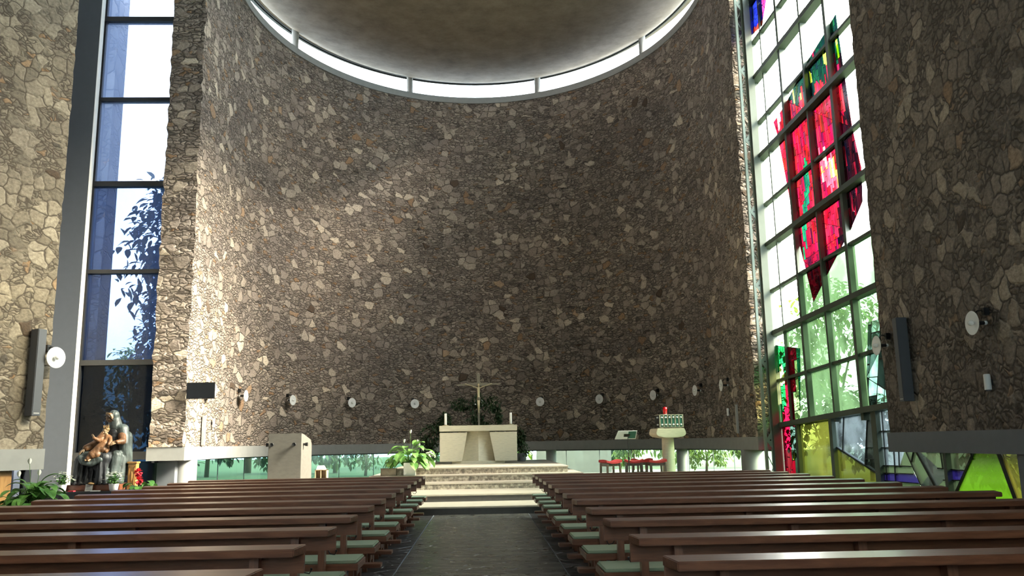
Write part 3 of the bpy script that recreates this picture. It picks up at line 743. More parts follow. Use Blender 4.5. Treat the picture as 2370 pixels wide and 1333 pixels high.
mb = MB(); acc = []
for poly, c in (([(18.60, 6.45), (18.63, 6.62), (18.64, 6.79), (18.58, 6.92), (18.45, 7.04), (18.30, 7.10), (18.42, 6.97), (18.53, 6.80), (18.55, 6.62)], (.9, .92, .95)), ([(18.98, 11.05), (18.62, 10.94), (18.62, 11.0), (18.85, 11.07)], (.55, .45, .04)), ([(18.9, 11.08), (18.64, 11.03), (18.64, 11.2)], (.9, .95, .9)),
                ([(22.66, 10.02), (22.55, 10.06), (22.42, 10.25), (22.41, 10.40), (22.48, 10.38), (22.52, 10.2)], (.9, .92, .9)), ([(21.27, 10.36), (21.18, 10.36), (20.97, 10.77), (21.04, 10.8)], (.6, .45, .04)), ([(18.72, 10.72), (18.62, 10.72), (18.60, 10.35), (18.80, 10.35)], (.08, .3, .03)), ([(20.66, 10.08), (20.60, 9.9), (20.42, 9.9), (20.36, 10.12), (20.48, 9.98)], (.2, .32, .02))):
    f = mb.bm.faces.new([mb.bm.verts.new(wp(y, z, -.03)) for y, z in poly]); acc.append(c)
cl = mb.bm.loops.layers.float_color.new('tint')
for f, c in zip(list(mb.bm.faces), acc):
    for lp in f.loops: lp[cl] = (*c, 1)
mb.build('stained_glass_accents', M['stained'], w2, recalc=False)
# steel lattice post beside the window
lt = thing('lattice_post', 'grey-green steel lattice post between stone wall and stained glass window', 'steel post', (0, 0, 0))
mb = MB(); mb.box(7.83, 7.90, 23.64, 23.74, -.02, ZT - .02); mb.build('chord', M['lattice'], lt)
mb = MB(); mb.box(8.03, 8.048, 23.66, 23.74, -.02, ZT - .02); mb.build('chord', M['lattice'], lt)
mb = MB(); z = .3; k = 0
while z < ZT - .6:
    a, b = ((7.88, z), (8.04, z + .36)) if k % 2 == 0 else ((8.04, z), (7.88, z + .36))
    mb.cyl((a[0], 23.69, a[1]), (b[0], 23.69, b[1]), .012, n=6); z += .36; k += 1
mb.build('lacing_bar', M['lattice'], lt)
for i in range(8):
    z = 1.39 + 2.185 * i
    mb = MB(); mb.hexa([(8.045, 23.63, z - .26), (8.045, 23.63, z + .26), (7.875, 23.63, z + .02), (7.875, 23.63, z - .02)], [(8.045, 23.645, z - .26), (8.045, 23.645, z + .26), (7.875, 23.645, z + .02), (7.875, 23.645, z - .02)])
    g = mb.build('gusset_plate', M['lattice'], lt)
    mb = MB(); mb.cyl((7.985, 23.61, z), (7.985, 23.632, z), .022, n=8); mb.build('bolt', M['black'], g)

# ------------------------------------------------------------------ altar platform
pf = bpy.data.objects.new('altar_platform', None); col.objects.link(pf); struct(pf, 'stone steps and platform carrying the altar', 'steps')
ST = [(-3.4, 3.3, 18.0, .165, 'riser_dark'), (-6.6, 6.6, 19.55, .325, 'riser_dark'), (-3.35, 3.1, 21.7, .48, 'riser'), (-2.95, 2.62, 22.7, .64, 'riser'), (-2.4, 2.30, 23.4, .81, 'riser')]
z_ = 0
for i, (x0, x1, y0, z1, rm) in enumerate(ST):
    yb = 25.2 if i < 2 else 32.0
    s_ = MB().box(x0, x1, y0 + .02, yb, z_ - (.02 if i else .01), z1 - .035).build('step_riser', M[rm], pf)
    tr = MB().box(x0 - .02, x1 + .02, y0, yb + .01, z1 - .035, z1).build('step_tread', M['step_stone'], pf, bevel=.006)
    z_ = z1 if i != 1 else .165
    z_ = z1
ZP = .81
struct(pf)

# ------------------------------------------------------------------ altar
at = thing('altar', 'large pale travertine block altar with two candles on top', 'altar', (-.135, 27.6, ZP))
MB().box(-1.25, 1.25, -.04, 1.05, 1.02, 1.205).build('mensa_slab', M['travertine'], at, bevel=.012)
MB().prism([(-.85, .1), (-.3, .02), (.3, .02), (.85, .1), (.85, .98), (-.85, .98)], .0, .08).build('footing', M['travertine'], at)
for s in (-1, 1):
    mb = MB(); ti, bi = .355, .53   # inner edge top, bottom
    mb.hexa([(s * 1.24, 0, .07), (s * bi, 0, .07), (s * bi, 1.0, .07), (s * 1.24, 1.0, .07)], [(s * 1.24, 0, .985), (s * ti, 0, .985), (s * ti, 1.0, .985), (s * 1.24, 1.0, .985)])
    mb.build('side_block', M['travertine'], at, bevel=.008)
mb = MB()
mb.hexa([(-.55, .32, 0), (0, .02, 0), (.55, .32, 0), (.5, .7, 0), (-.5, .7, 0)], [(-.37, .36, 1.03), (0, .24, 1.03), (.37, .36, 1.03), (.36, .7, 1.03), (-.36, .7, 1.03)])
mb.build('central_wedge', M['travertine'], at)
def candle(x, s):
    c = thing('altar_candle', 'white candle on small dish at the %s end of the altar top' % s, 'candle', (x, 27.78, ZP + 1.205), 0, 'candles on the altar')
    MB().lathe([(.03, 0), (.10, .004), (.105, .022), (.055, .02), (.05, .035), (.02, .035)], n=24).build('dish', M['brass'], c, smooth=True)
    MB().lathe([(.042, .03), (.042, .385), (.036, .395), (.01, .39)], n=20).build('wax', M['wax'], c, smooth=True, angle=40)
    MB().cyl((0, 0, .385), (.002, 0, .415), .003, n=6).build('wick', M['wick'], c)
candle(-1.19, 'left'); candle(.92, 'right')

# crucifix behind the altar
cr = thing('standing_crucifix', 'slender bronze standing crucifix with thin figure behind the altar', 'crucifix', (-.12, 29.6, ZP))
MB().lathe([(.22, 0), (.22, .02), (.05, .05), (.02, .06)], n=24).build('foot', M['cross'], cr)
MB().hexa([(-.017, -.015, .05), (.017, -.015, .05), (.017, .015, .05), (-.017, .015, .05)], [(-.055, -.02, 3.03), (.055, -.02, 3.03), (.055, .02, 3.03), (-.055, .02, 3.03)]).build('shaft', M['cross'], cr)
mb = MB(); mb.hexa([(-.77, -.012, 2.615), (-.77, .012, 2.615), (-.77, .012, 2.655), (-.77, -.012, 2.655)], [(0, -.02, 2.595), (0, .02, 2.595), (0, .02, 2.71), (0, -.02, 2.71)])
mb.hexa([(0, -.02, 2.595), (0, .02, 2.595), (0, .02, 2.71), (0, -.02, 2.71)], [(.77, -.012, 2.635), (.77, .012, 2.635), (.77, .012, 2.675), (.77, -.012, 2.675)]); mb.build('crossbar', M['cross'], cr)
def remesh(o, vox, sm=4):
    m = o.modifiers.new('remesh', 'REMESH'); m.mode = 'VOXEL'; m.voxel_size = vox; m.use_smooth_shade = True
    s_ = o.modifiers.new('smooth', 'SMOOTH'); s_.factor = .5; s_.iterations = sm; return o
mb = MB(); y = -.055
mb.cap((0, y, 2.50), (0, y, 2.28), .055, .045); mb.cap((0, y, 2.28), (0, y, 2.16), .045, .05)
for s in (-1, 1):
    mb.cap((s * .03, y, 2.515), (s * .20, y, 2.585), .026, .02); mb.cap((s * .20, y, 2.585), (s * .42, y + .02, 2.66), .02, .014); mb.ball((s * .45, y + .02, 2.67), (.03, .012, .018))
    mb.cap((s * .025, y, 2.16), (s * .02, y - .02, 1.93), .036, .027); mb.cap((s * .02, y - .02, 1.93), (s * .01, y + .01, 1.72), .027, .018); mb.cap((s * .01, y + .01, 1.72), (s * .01, y - .03, 1.67), .018, .013)
mb.cap((0, y, 2.53), (.0, y - .02, 2.58), .022); mb.ball((.0, y - .03, 2.63), (.038, .045, .055))
fig = remesh(mb.build('figure', M['brass'], cr), .008, 2)
MB().lathe([(.06, 0), (.066, .05), (.062, .1)], (0, y, 2.10), n=14).build('loincloth', M['cross'], fig, smooth=True)

# ------------------------------------------------------------------ ambo
am = thing('stone_ambo', 'tall grey limestone ambo block with round knobs left of the altar steps', 'ambo', (-5.05, 20.5, .325))
mb = MB(); W_, D_, H_ = .77, 1.25, 1.43
prof = [(0, 0), (D_ + .05, 0), (D_, H_ * .62)]
for i in range(9): t = i / 8 * math.pi / 2; prof.append((D_ - .30 + .30 * math.cos(t), H_ - .34 + .22 * math.sin(t)))
prof += [(.35, H_ - .03), (0, H_ - .005)]
mb.loft([[(x, y, z) for y, z in prof] for x in (0, W_)]); mb.build('block', M['ambo_grey'], am, bevel=.006)
for x in (.10, .62):
    k = MB().lathe([(.028, 0), (.028, .05), (.04, .055), (.046, .11), (.04, .115), (.02, .108)], (x, .005, 1.165), (0, -1, 0), 16).build('knob', M['black'], am, smooth=True, angle=40)
MB().lathe([(.028, 0), (.028, .05), (.04, .055), (.046, .11), (.02, .112)], (W_ - .005, .22, 1.165), (1, 0, 0), 16).build('knob', M['black'], am, smooth=True, angle=40)
MB().lathe([(.028, 0), (.028, .05), (.04, .055), (.046, .11), (.02, .112)], (.005, .22, 1.165), (-1, 0, 0), 16).build('knob', M['black'], am, smooth=True, angle=40)

# ------------------------------------------------------------------ tabernacle on its pillar
tp = thing('tabernacle_pillar', 'pale stone round pillar with flared bowl top right of the altar', 'pillar', (4.98, 23.0, .325), R(5))
MB().lathe([(.20, 0), (.175, .04), (.158, 1.25)], n=32).build('shaft', M['travertine'], tp, smooth=True, angle=40)
mb = MB(); rr = []
def rrect(w_, d_, z, k=10):
    P = []
    for i in range(40):
        t = 2 * math.pi * i / 40; c, s_ = math.cos(t), math.sin(t)
        P.append((w_ * math.copysign(abs(c) ** .5, c), d_ * math.copysign(abs(s_) ** .5, s_), z))
    return P
prof = [(-.37, 1.425), (-.415, 1.30), (-.40, 1.25), (-.33, 1.205), (-.16, 1.175), (.16, 1.175), (.33, 1.205), (.40, 1.25), (.415, 1.30), (.37, 1.425)]
mb.loft([[(x, y, z) for x, z in prof] for y in (-.34, .34)]); mb.build('bowl', M['travertine'], tp, bevel=.012)
tb = thing('tabernacle', 'small metal tabernacle with six green inlays and white studs on pillar', 'tabernacle', (5.02, 22.95, 1.75), R(5))
tb.scale = (.87, .87, .88)
MB().box(-.36, .36, -.26, .26, .035, .40).build('casket', M['darkhole'], tb)
for sx in (-.28, .28): MB().box(sx - .05, sx + .05, -.2, .2, 0, .036).build('foot', M['cabsteel'], tb)
mb = MB()
for i in range(7): x = -.36 + .72 * i / 6; mb.box(x - .018, x + .018, -.285, -.25, .03, .405)
mb.box(-.378, .378, -.285, -.25, .39, .415); mb.box(-.378, .378, -.285, -.25, .025, .045); mb.box(-.375, .375, -.27, .27, .40, .415); mb.build('door_grille', M['cabsteel'], tb)
for i in range(6):
    x = -.30 + .12 * i; ty = MB().box(x - .03, x + .03, -.275, -.25, .05, .385).build('inlay', M['tabgreen'], tb)
    for z in (.11, .325): MB().lathe([(.026, 0), (.026, .03), (.012, .04)], (x, -.262, z), (0, -1, 0), 12).build('stud', M['silver'], ty, smooth=True, angle=40)
for sx in (-1, 1):
    for z in (.11, .325): MB().cyl((sx * .35, -.1, z), (sx * .41, -.1, z), .024, n=12).build('side_stud', M['silver'], tb)
rl = thing('sanctuary_lamp', 'small red glass sanctuary lamp on top of the tabernacle', 'lamp', (4.93, 22.95, 2.116))
MB().lathe([(.05, 0), (.052, .012), (.03, .02)], n=20).build('base', M['silver'], rl, smooth=True)
MB().lathe([(.052, .012), (.056, .12), (.062, .2), (.056, .2), (.05, .12), (.04, .03)], n=20).build('glass_cup', M['ruby'], rl, smooth=True)

# stools
def stool(loc, rz, label):
    t = thing('stool', label, 'stool', loc, rz, 'red padded stools right of the altar')
    mb = MB(); n = 10; top = []; bot = []
    rows_t = []; rows_b = []
    for i in range(n + 1):
        x = -.235 + .47 * i / n; sag = .045 * (x / .235) ** 2
        rows_t.append([(x, y, .585 + sag + .015 * (1 - (y / .2) ** 2)) for y in (-.2, -.1, 0, .1, .2)]); rows_b.append([(x, y, .535 + sag * .8) for y in (.2, -.2)])
    mb.loft([a + b for a, b in zip(rows_t, rows_b)]); mb.build('seat_pad', M['red_seat'], t, smooth=True, angle=50)
    mb = MB()
    for y in (-.17, .15): mb.box(-.2, .2, y, y + .02, .47, .545)
    for x in (-.2, .18): mb.box(x, x + .02, -.16, .16, .47, .55)
    mb.build('apron', M['stoolwood'], t)
    for sx in (-1, 1):
        for sy in (-1, 1):
            x, y = sx * .19, sy * .16; q = .022
            MB().hexa([(x * 1.08 - q, y * 1.08 - q, 0), (x * 1.08 + q, y * 1.08 - q, 0), (x * 1.08 + q, y * 1.08 + q, 0), (x * 1.08 - q, y * 1.08 + q, 0)], [(x - q, y - q, .55), (x + q, y - q, .55), (x + q, y + q, .55), (x - q, y + q, .55)]).build('leg', M['stoolwood'], t)
    for sy in (-1, 1): MB().box(-.2, .2, sy * .168 - .01, sy * .168 + .01, .26, .285).build('stretcher', M['stoolwood'], t)
    for sx in (-1, 1): MB().box(sx * .2 - .01, sx * .2 + .01, -.16, .16, .20, .225).build('stretcher', M['stoolwood'], t)
    return t
s0 = stool((3.33, 22.5, .325), R(24), 'red padded wooden stool standing apart, leftmost of the four'); stt = tree_of(s0)
copy_tree(s0, stt, (3.97, 22.62, .325), R(-4), 'red padded wooden stool directly behind the music stand')
copy_tree(s0, stt, (4.30, 23.25, .325), R(14), 'red padded wooden stool set back in the middle of the right-hand three')
copy_tree(s0, stt, (4.50, 22.35, .325), R(6), 'red padded wooden stool nearest the tabernacle pillar')
# music stand
ms = thing('music_stand', 'black music stand with pale tilted desk in front of the stools', 'music stand', (3.72, 21.9, .325), R(0))
mt = Matrix.Translation((-.03, 0.02, 1.27)) @ Matrix.Rotation(R(-40), 4, 'X')
mb = MB(); mb.hexa([mt @ Vector(p) for p in ((-.29, .17, -.005), (.25, .17, -.005), (.26, -.15, -.005), (-.23, -.15, -.005))], [mt @ Vector(p) for p in ((-.29, .17, .005), (.25, .17, .005), (.26, -.15, .005), (-.23, -.15, .005))]); d_ = mb.build('desk', M['paper'], ms)
MB().box(.04, .235, -.13, .13, -.012, -.005, mt).build('green_sheet', M['tabgreen'], d_); MB().box(-.07, .08, -.03, .05, -.03, -.006, mt).build('bracket', M['black'], d_)
MB().cyl((0, 0, .02), (0, .0, .70), .016, n=12).build('lower_tube', M['black'], ms); MB().cyl((0, 0, .66), (0, 0, 1.26), .010, n=10).build('upper_tube', M['black'], ms)
MB().lathe([(.022, .64), (.024, .70), (.014, .71)], n=12).build('collar', M['black'], ms)
for k in range(3):
    a = R(120 * k + 30); MB().cyl((0, 0, .22), (.28 * math.cos(a), .28 * math.sin(a), .012), .009, n=8).build('leg', M['black'], ms)

# ------------------------------------------------------------------ pews
def make_pew(side, L, posts, label):
    """side +1: runs to +x from its aisle end, -1: to -x"""
    t = thing('pew', label, 'pew', (0, 0, 0), 0, 'wooden pews %s of the aisle' % ('right' if side > 0 else 'left'))
    X = lambda a, b: (min(side * a, side * b), max(side * a, side * b))
    x0, x1 = X(0, L)
    # book ledge with angled ends
    mb = MB(); c = .035
    mb.hexa([(x0 + c, -.20, .795), (x1 - c, -.20, .795), (x1, 0, .795), (x0, 0, .795)], [(x0 + c, -.20, .842), (x1 - c, -.20, .842), (x1, 0, .850), (x0, 0, .850)])
    mb.build('book_ledge', M['pew'], t, bevel=.005)
    MB().box(x0 + .005, x1 - .005, -.03, -.004, .68, .80).build('back_panel', M['pew'], t, bevel=.003)
    for p in posts:
        a, b = X(p - .028, p + .028)
        MB().hexa([(a, -.15, 0), (b, -.15, 0), (b, -.032, 0), (a, -.032, 0)], [(a, -.105, .797), (b, -.105, .797), (b, -.032, .797), (a, -.032, .797)]).build('back_post', M['pew_v'], t, bevel=.003)
    sb = MB().box(x0, x1, .04, .53, .375, .432).build('seat', M['pew'], t, bevel=.004)
    MB().box(x0 + .012, x1 - .012, .05, .52, .428, .458).build('cushion', M['cushion'], sb, bevel=.010)
    for p in posts:
        a, b = X(p - .025, p + .025)
        MB().box(a, b, .42, .47, 0, .378).build('seat_leg', M['pew_v'], t)
    k = MB().box(x0 + .01, x1 - .01, -.40, -.24, .155, .195).build('kneeler', M['pew'], t, bevel=.004)
    for p in posts:
        a, b = X(p - .022, p + .022)
        MB().box(a, b, -.37, -.28, 0, .157).box(a, b, -.30, -.13, .08, .14).build('kneeler_bracket', M['pew_v'], k)
    hx = side * (posts[0] - .05)
    MB().tube([(hx, -.06, .56), (hx - side * .02, -.085, .535), (hx - side * .06, -.10, .53), (hx - side * .075, -.105, .555)], .0045, 6).ball((hx - side * .075, -.105, .562), .010, 1).build('bag_hook', M['black'], t)
    return t
ORD = ['front row nearest the altar', 'second row from the front', 'third row from the front', 'fourth row from the front', 'fifth row from the front', 'sixth row from the front',
       'seventh row from the front', 'eighth row from the front', 'ninth row from the front', 'tenth row from the front', 'eleventh row from the front', 'rear row nearest the viewer']
RY = [4.57, 5.62, 6.81, 7.95, 9.15, 10.2, 11.3, 12.4, 13.45, 14.45, 15.45, 16.4][::-1]
LY = [4.42, 5.45, 6.58, 7.65, 8.8, 9.85, 10.95, 12.05, 13.2, 14.35, 15.45, 16.5][::-1]
for side, ys_, x, L, posts, nm in ((1, RY, .93, 4.55, (.30, 1.48, 2.70, 3.92), 'right'), (-1, LY, -1.09, 4.42, (.29, 1.89, 3.49, 4.10), 'left')):
    p0 = None
    for i, y in enumerate(ys_):
        lab = 'brown wooden pew with sage green cushion %s of the aisle, %s' % (nm, ORD[i])
        if p0 is None: p0 = make_pew(side, L, posts, lab); p0.location = (x, y, 0); ptree = tree_of(p0)
        else: copy_tree(p0, ptree, (x, y, 0), 0, lab)

# ------------------------------------------------------------------ wall lamps
def make_lamp(label):
    t = thing('wall_lamp', label, 'wall lamp', (0, 0, 0), 0, 'white disc wall lamps')   # local -y points into the room, wall face at y = 0
    MB().box(-.045, .045, -.09, 0, .12, .24).build('wall_box', M['black'], t, bevel=.008)
    MB().tube([(0, -.07, .17), (0, -.12, .20), (0, -.18, .19), (0, -.225, .13), (0, -.235, .05)], .010, 8).build('arm', M['black'], t, smooth=True)
    MB().lathe([(.026, .08), (.032, .10), (.032, .22), (.024, .24)], (0, 0, 0), (0, -1, 0), 14).build('socket', M['black'], t, smooth=True, angle=40)
    MB().ball((0, -.065, 0), .036, 2).build('rear_bulb', M['bulb'], t, smooth=True)
    MB().lathe([(.03, .235), (.12, .245), (.185, .275), (.19, .283), (.182, .287), (.12, .262), (.03, .25)], (0, 0, 0), (0, -1, 0), 32).build('reflector_plate', M['enamel'], t, smooth=True, angle=50)
    mb = MB(); mb.ball((0, -.30, 0), (.045, .05, .045), 2); mb.build('bulb', M['bulb'], t, smooth=True)
    return t
def face_rz(n): return math.atan2(n.x, -n.y)
lamps = []
LPX = [(509, 'half hidden behind the black television'), (580, 'second from the left end of the curved wall'), (686, 'above the stone ambo on the curved wall'), (820, 'fourth from the left on the curved wall'),
       (963, 'above the potted white lily left of the altar'), (1110, 'behind the standing crucifix and dark plant'), (1250, 'first right of the altar candles'), (1387, 'above the music stand and stools'),
       (1512, 'above the tabernacle'), (1610, 'second from the right end of the curved wall'), (1672, 'at the right end of the curved wall')]
for px, s in LPX:
    kx = (px - 1117) / 1960
    p, n = on_apse(kx * 1.0)
    kx2 = kx * (p.y / max(1, p.y + n.y * .28)) if abs(kx) < .2 else kx
    q = p + n * .28
    # slide along the wall until the disc itself lies in the wanted direction
    for _ in range(12):
        err = kx - q.x / q.y; tg = Vector((-n.y, n.x, 0)); 
        g = (tg.x * q.y - tg.y * q.x) / q.y ** 2
        st_ = max(-.8, min(.8, err / g if abs(g) > 1e-4 else 0)); p2 = p + tg * st_
        th = math.atan2((p2.y - EY) / EB, (p2.x - EX) / EA)
        if p2.y < EY: p = Vector((EX + (EA if p2.x > 0 else -EA), p2.y, 0)); n = Vector((-1 if p2.x > 0 else 1, 0, 0))
        else:
            p = Vector((EX + EA * math.cos(th), EY + EB * math.sin(th), 0)); n = Vector((-math.cos(th) / EA, -math.sin(th) / EB, 0)).normalized()
        q = p + n * .28
    lamps.append((Vector((p.x, p.y, 3.13)), n, 'white disc wall lamp ' + s))
lamps.append((Vector((8.0, 12.96, 3.17)), Vector((-1, 0, 0)), 'large white disc wall lamp on the right stone wall, nearest the viewer'))
lamps.append((Vector((8.0, 16.25, 3.19)), Vector((-1, 0, 0)), 'white disc wall lamp beside the grey speaker on the right stone wall'))
nL3 = Vector((nL.x, nL.y, 0)); dL3 = Vector((dL.x, dL.y, 0)); LB3 = Vector((*LB, 0))
lamps.append((LB3 - dL3 * .10 + nL3 * .0 + Vector((0, 0, 3.09)), nL3, 'white disc wall lamp beside the black speaker on the left stone wall'))
l0 = None
for p, n, lab in lamps:
    if l0 is None: l0 = make_lamp(lab); l0.location = p; l0.rotation_euler = (0, 0, face_rz(n)); ltree = tree_of(l0)
    else: copy_tree(l0, ltree, p, face_rz(n), lab)

# ------------------------------------------------------------------ speakers, screen, small wall fittings
def speaker(name, label, p, n, w_, h, d, mat, badge=True, tilt=0.):
    t = thing(name, label, 'speaker', p, face_rz(n))
    MB().box(-w_ / 2, w_ / 2, -d - .03, -.03, 0, h).build('cabinet', mat, t, bevel=.008)
    MB().box(-w_ / 2 + .012, w_ / 2 - .012, -d - .034, -d - .029, .09, h - .02).build('grille', mat, t)
    for z in (.25, h - .25): MB().box(-.03, .03, -.035, .0, z - .03, z + .03).build('bracket', M['black'], t)
    if badge: MB().box(-w_ * .32, w_ * .32, -d - .035, -d - .03, .035, .055).build('badge', M['pale_metal'], t)
    return t
speaker('column_speaker', 'tall dark grey column speaker on the left stone wall', LB3 - dL3 * .36 + Vector((0, 0, 2.05)), nL3, .17, 1.53, .20, M['grey_metal'])
speaker('column_speaker', 'tall dark grey column speaker on the right stone wall', Vector((8.0, 15.55, 2.07)), Vector((-1, 0, 0)), .17, 1.56, .20, M['grey_metal'])
speaker('column_speaker', 'slim pale column speaker at the left end of the curved wall', Vector((EX - EA, 25.3, 1.52)), Vector((1, 0, 0)), .11, .86, .09, M['pale_metal'], False)
speaker('column_speaker', 'slim pale column speaker at the right end of the curved wall', Vector((EX + EA, 26.0, 1.60)), Vector((-1, 0, 0)), .11, .88, .09, M['pale_metal'], False)
def sensor(label, p, n, h, w_=.10):
    t = thing('emergency_light', label, 'emergency light', p, face_rz(n))
    MB().lathe([(w_ / 2, 0), (w_ / 2, h), (w_ * .4, h + .015)], (0, -.07, 0), (0, 0, 1), 16).build('housing', M['white'], t, smooth=True, angle=40)
    MB().box(-.03, .03, -.05, 0, h * .3, h * .7).build('bracket', M['black'], t)
    MB().cyl((0, -.07, -.02), (0, -.07, .002), w_ * .38, n=14).build('lens', M['grey_metal'], t)
sensor('small white tube light on the right stone wall near the viewer', Vector((8.0, 13.08, 2.13)), Vector((-1, 0, 0)), .23, .105)
sensor('small white tube light beside the pale speaker on the left curved wall', Vector((EX - EA, 26.2, 2.06)), Vector((1, 0, 0)), .24, .08)
sensor('small white tube light beside the pale speaker on the right curved wall', Vector((EX + EA, 27.0, 2.17)), Vector((-1, 0, 0)), .22, .08)
tv = thing('television', 'black flat television screen on bracket at the left end of the curved wall', 'television', (-7.76, 23.80, 2.78))
MB().box(-.385, .385, -.03, .02, 0, .45).build('bezel', M['black'], tv, bevel=.006)
MB().box(-.37, .37, -.034, -.029, .025, .435).build('screen', M['screen'], tv)
MB().box(-.04, .04, -.04, -.03, .006, .018).build('logo_bar', M['grey_metal'], tv)
MB().box(-.06, .06, .02, .06, .12, .34).build('mount_plate', M['black'], tv); MB().cyl((0, .05, .23), (-.43, .42, .23), .022, n=10).build('arm', M['black'], tv)

# ------------------------------------------------------------------ oak cabinet at the far left
cb = thing('oak_cabinet', 'honey oak cabinet with carved cross under the left beam', 'cabinet', tuple(LB3 - dL3 * .46 - nL3 * .47), face_rz(nL3))
MB().box(-1.0, .0, -.35, 0, 0, 1.11).build('carcass', M['oak'], cb, bevel=.008)
d_ = MB().box(-.90, -.03, -.372, -.348, .04, 1.08).build('door', M['oak'], cb, bevel=.006)
mb = MB(); mb.box(-.30, -.25, -.39, -.37, .52, .84); mb.box(-.37, -.18, -.39, -.37, .70, .745); mb.box(-.335, -.215, -.387, -.37, .60, .63); mb.build('carved_cross', M['oak'], d_)

# ------------------------------------------------------------------ statue group on its table
tbl = thing('display_table', 'black cloth covered table under the statue and flower pots', 'table', (-8.35, 19.1, 0))
MB().box(-1.0, .80, -.6, .6, .50, .585).build('tabletop', M['black_cloth'], tbl, bevel=.01)
mb = MB(); n = 90; per = []
for i in range(n):
    t = i / n * 4; k = int(t); f = t - k
    c = [(-1.0, -.6), (.80, -.6), (.80, .6), (-1.0, .6)]; a, b = c[k], c[(k + 1) % 4]
    per.append((a[0] + (b[0] - a[0]) * f, a[1] + (b[1] - a[1]) * f))
mb.loft([[(x * (1 + .02 * math.sin(i * 1.9)), y * (1 + .03 * math.sin(i * 1.7)), .01) for i, (x, y) in enumerate(per)], [(x, y, .56) for x, y in per]], True, False); mb.build('cloth', M['black_cloth'], tbl)
tag(MB().box(-8.98, -7.74, 18.77, 19.62, .587, .715).build('statue_plinth', M['redwood'], bevel=.01), 'reddish brown wooden plinth board under the seated statue', 'plinth')
st = thing('seated_statue', 'painted statue of seated veiled woman holding a child, in front of the tall window', 'statue', (-8.27, 19.12, .716))
mb = MB()
K1, K2 = (-.34, -.26, .50), (.14, -.28, .55)
mb.cap((.02, .12, .50), K1, .16, .14).cap((.26, .12, .52), K2, .17, .15).cap(K1, (-.38, -.24, .12), .14, .13).cap(K2, (.12, -.26, .12), .14, .13)
mb.cap((.2, .10, .5), (.2, .06, 1.08), .2, .165).ball((-.13, -.12, .09), (.40, .22, .11)).ball((-.12, -.14, .30), (.30, .16, .30)).ball((.15, .12, .2), (.34, .22, .25))
for x, y, l in ((-.44, -.30, .46), (-.36, -.39, .44), (-.27, -.36, .40), (-.17, -.33, .34), (-.06, -.33, .30), (.05, -.36, .40), (.14, -.42, .46), (.22, -.36, .44)):
    mb.cap((x * .95, y, l), (x * 1.08 - .01, y - .015, .02), .022, .034)
for x in (-.42, -.30, -.05, .2): mb.ball((x, -.34, .03), (.09, .06, .035))
robe = remesh(mb.build('robe', M['robe'], st), .017, 3)
mb = MB()
mb.cap((.03, .05, 1.15), (.37, .05, 1.16), .105, .125).cap((.37, .04, 1.15), (.44, -.02, .86), .125, .12).cap((.44, -.02, .86), (.46, .06, .5), .12, .11).cap((.40, .15, 1.0), (.42, .18, .3), .14, .15)
mb.cap((.02, .07, 1.14), (-.02, .05, .82), .10, .09)
mb.cap((.34, -.14, .60), (.30, -.24, .06), .12, .115).cap((.43, .0, .56), (.40, -.08, .06), .10, .11)
mb.cap((-.34, -.36, .585), (-.24, -.43, .47), .05, .055).cap((-.24, -.43, .47), (-.05, -.42, .42), .055, .05).cap((-.05, -.42, .42), (.12, -.40, .52), .05, .06).cap((-.30, -.30, .64), (.1, -.33, .66), .06, .06).cap((-.2, -.36, .56), (.08, -.38, .55), .05)
for x in (.24, .31, .38): mb.cap((x, -.30 + (x - .24) * .7, .58), (x - .01, -.37 + (x - .24) * .9, .04), .022, .032)
mb.ball((-.42, -.22, .08), (.1, .12, .10)).ball((-.08, -.36, .53), (.22, .08, .09))
mb.cap((.155, .075, 1.43), (.19, .08, 1.2), .115, .16).ball((.152, .05, 1.475), (.118, .125, .118))
remesh(mb.build('mantle', M['mantle'], st), .016, 3)
def head_mesh(mb, m, s):
    """head facing local -y, about s tall"""
    P = lambda x, y, z: m @ Vector((x * s, y * s, z * s))
    rot = m.to_3x3().to_4x4()
    mb.ball(P(0, .02, .08), (.34 * s, .40 * s, .40 * s), 3, rot).ball(P(0, -.08, -.16), (.27 * s, .30 * s, .32 * s), 3, rot).ball(P(0, -.26, -.40), (.12 * s, .10 * s, .10 * s), 2, rot)
    mb.ball(P(0, -.42, -.10), (.055 * s, .10 * s, .13 * s), 2, rot).ball(P(0, -.36, .10), (.25 * s, .06 * s, .06 * s), 2, rot)
    mb.ball(P(0, -.36, -.27), (.10 * s, .05 * s, .025 * s), 2, rot).ball(P(0, -.345, -.32), (.085 * s, .05 * s, .028 * s), 2, rot)
    for sx in (-1, 1): mb.ball(P(sx * .17, -.27, -.16), (.09 * s, .08 * s, .09 * s), 2, rot).ball(P(sx * .34, .05, -.08), (.04 * s, .09 * s, .13 * s), 2, rot)
    return mb
def eyes(mb, m, s):
    rot = m.to_3x3().to_4x4()
    for sx in (-1, 1): mb.ball(m @ Vector((sx * .125 * s, -.352 * s, .015 * s)), (.055 * s, .03 * s, .022 * s), 2, rot)
    return mb
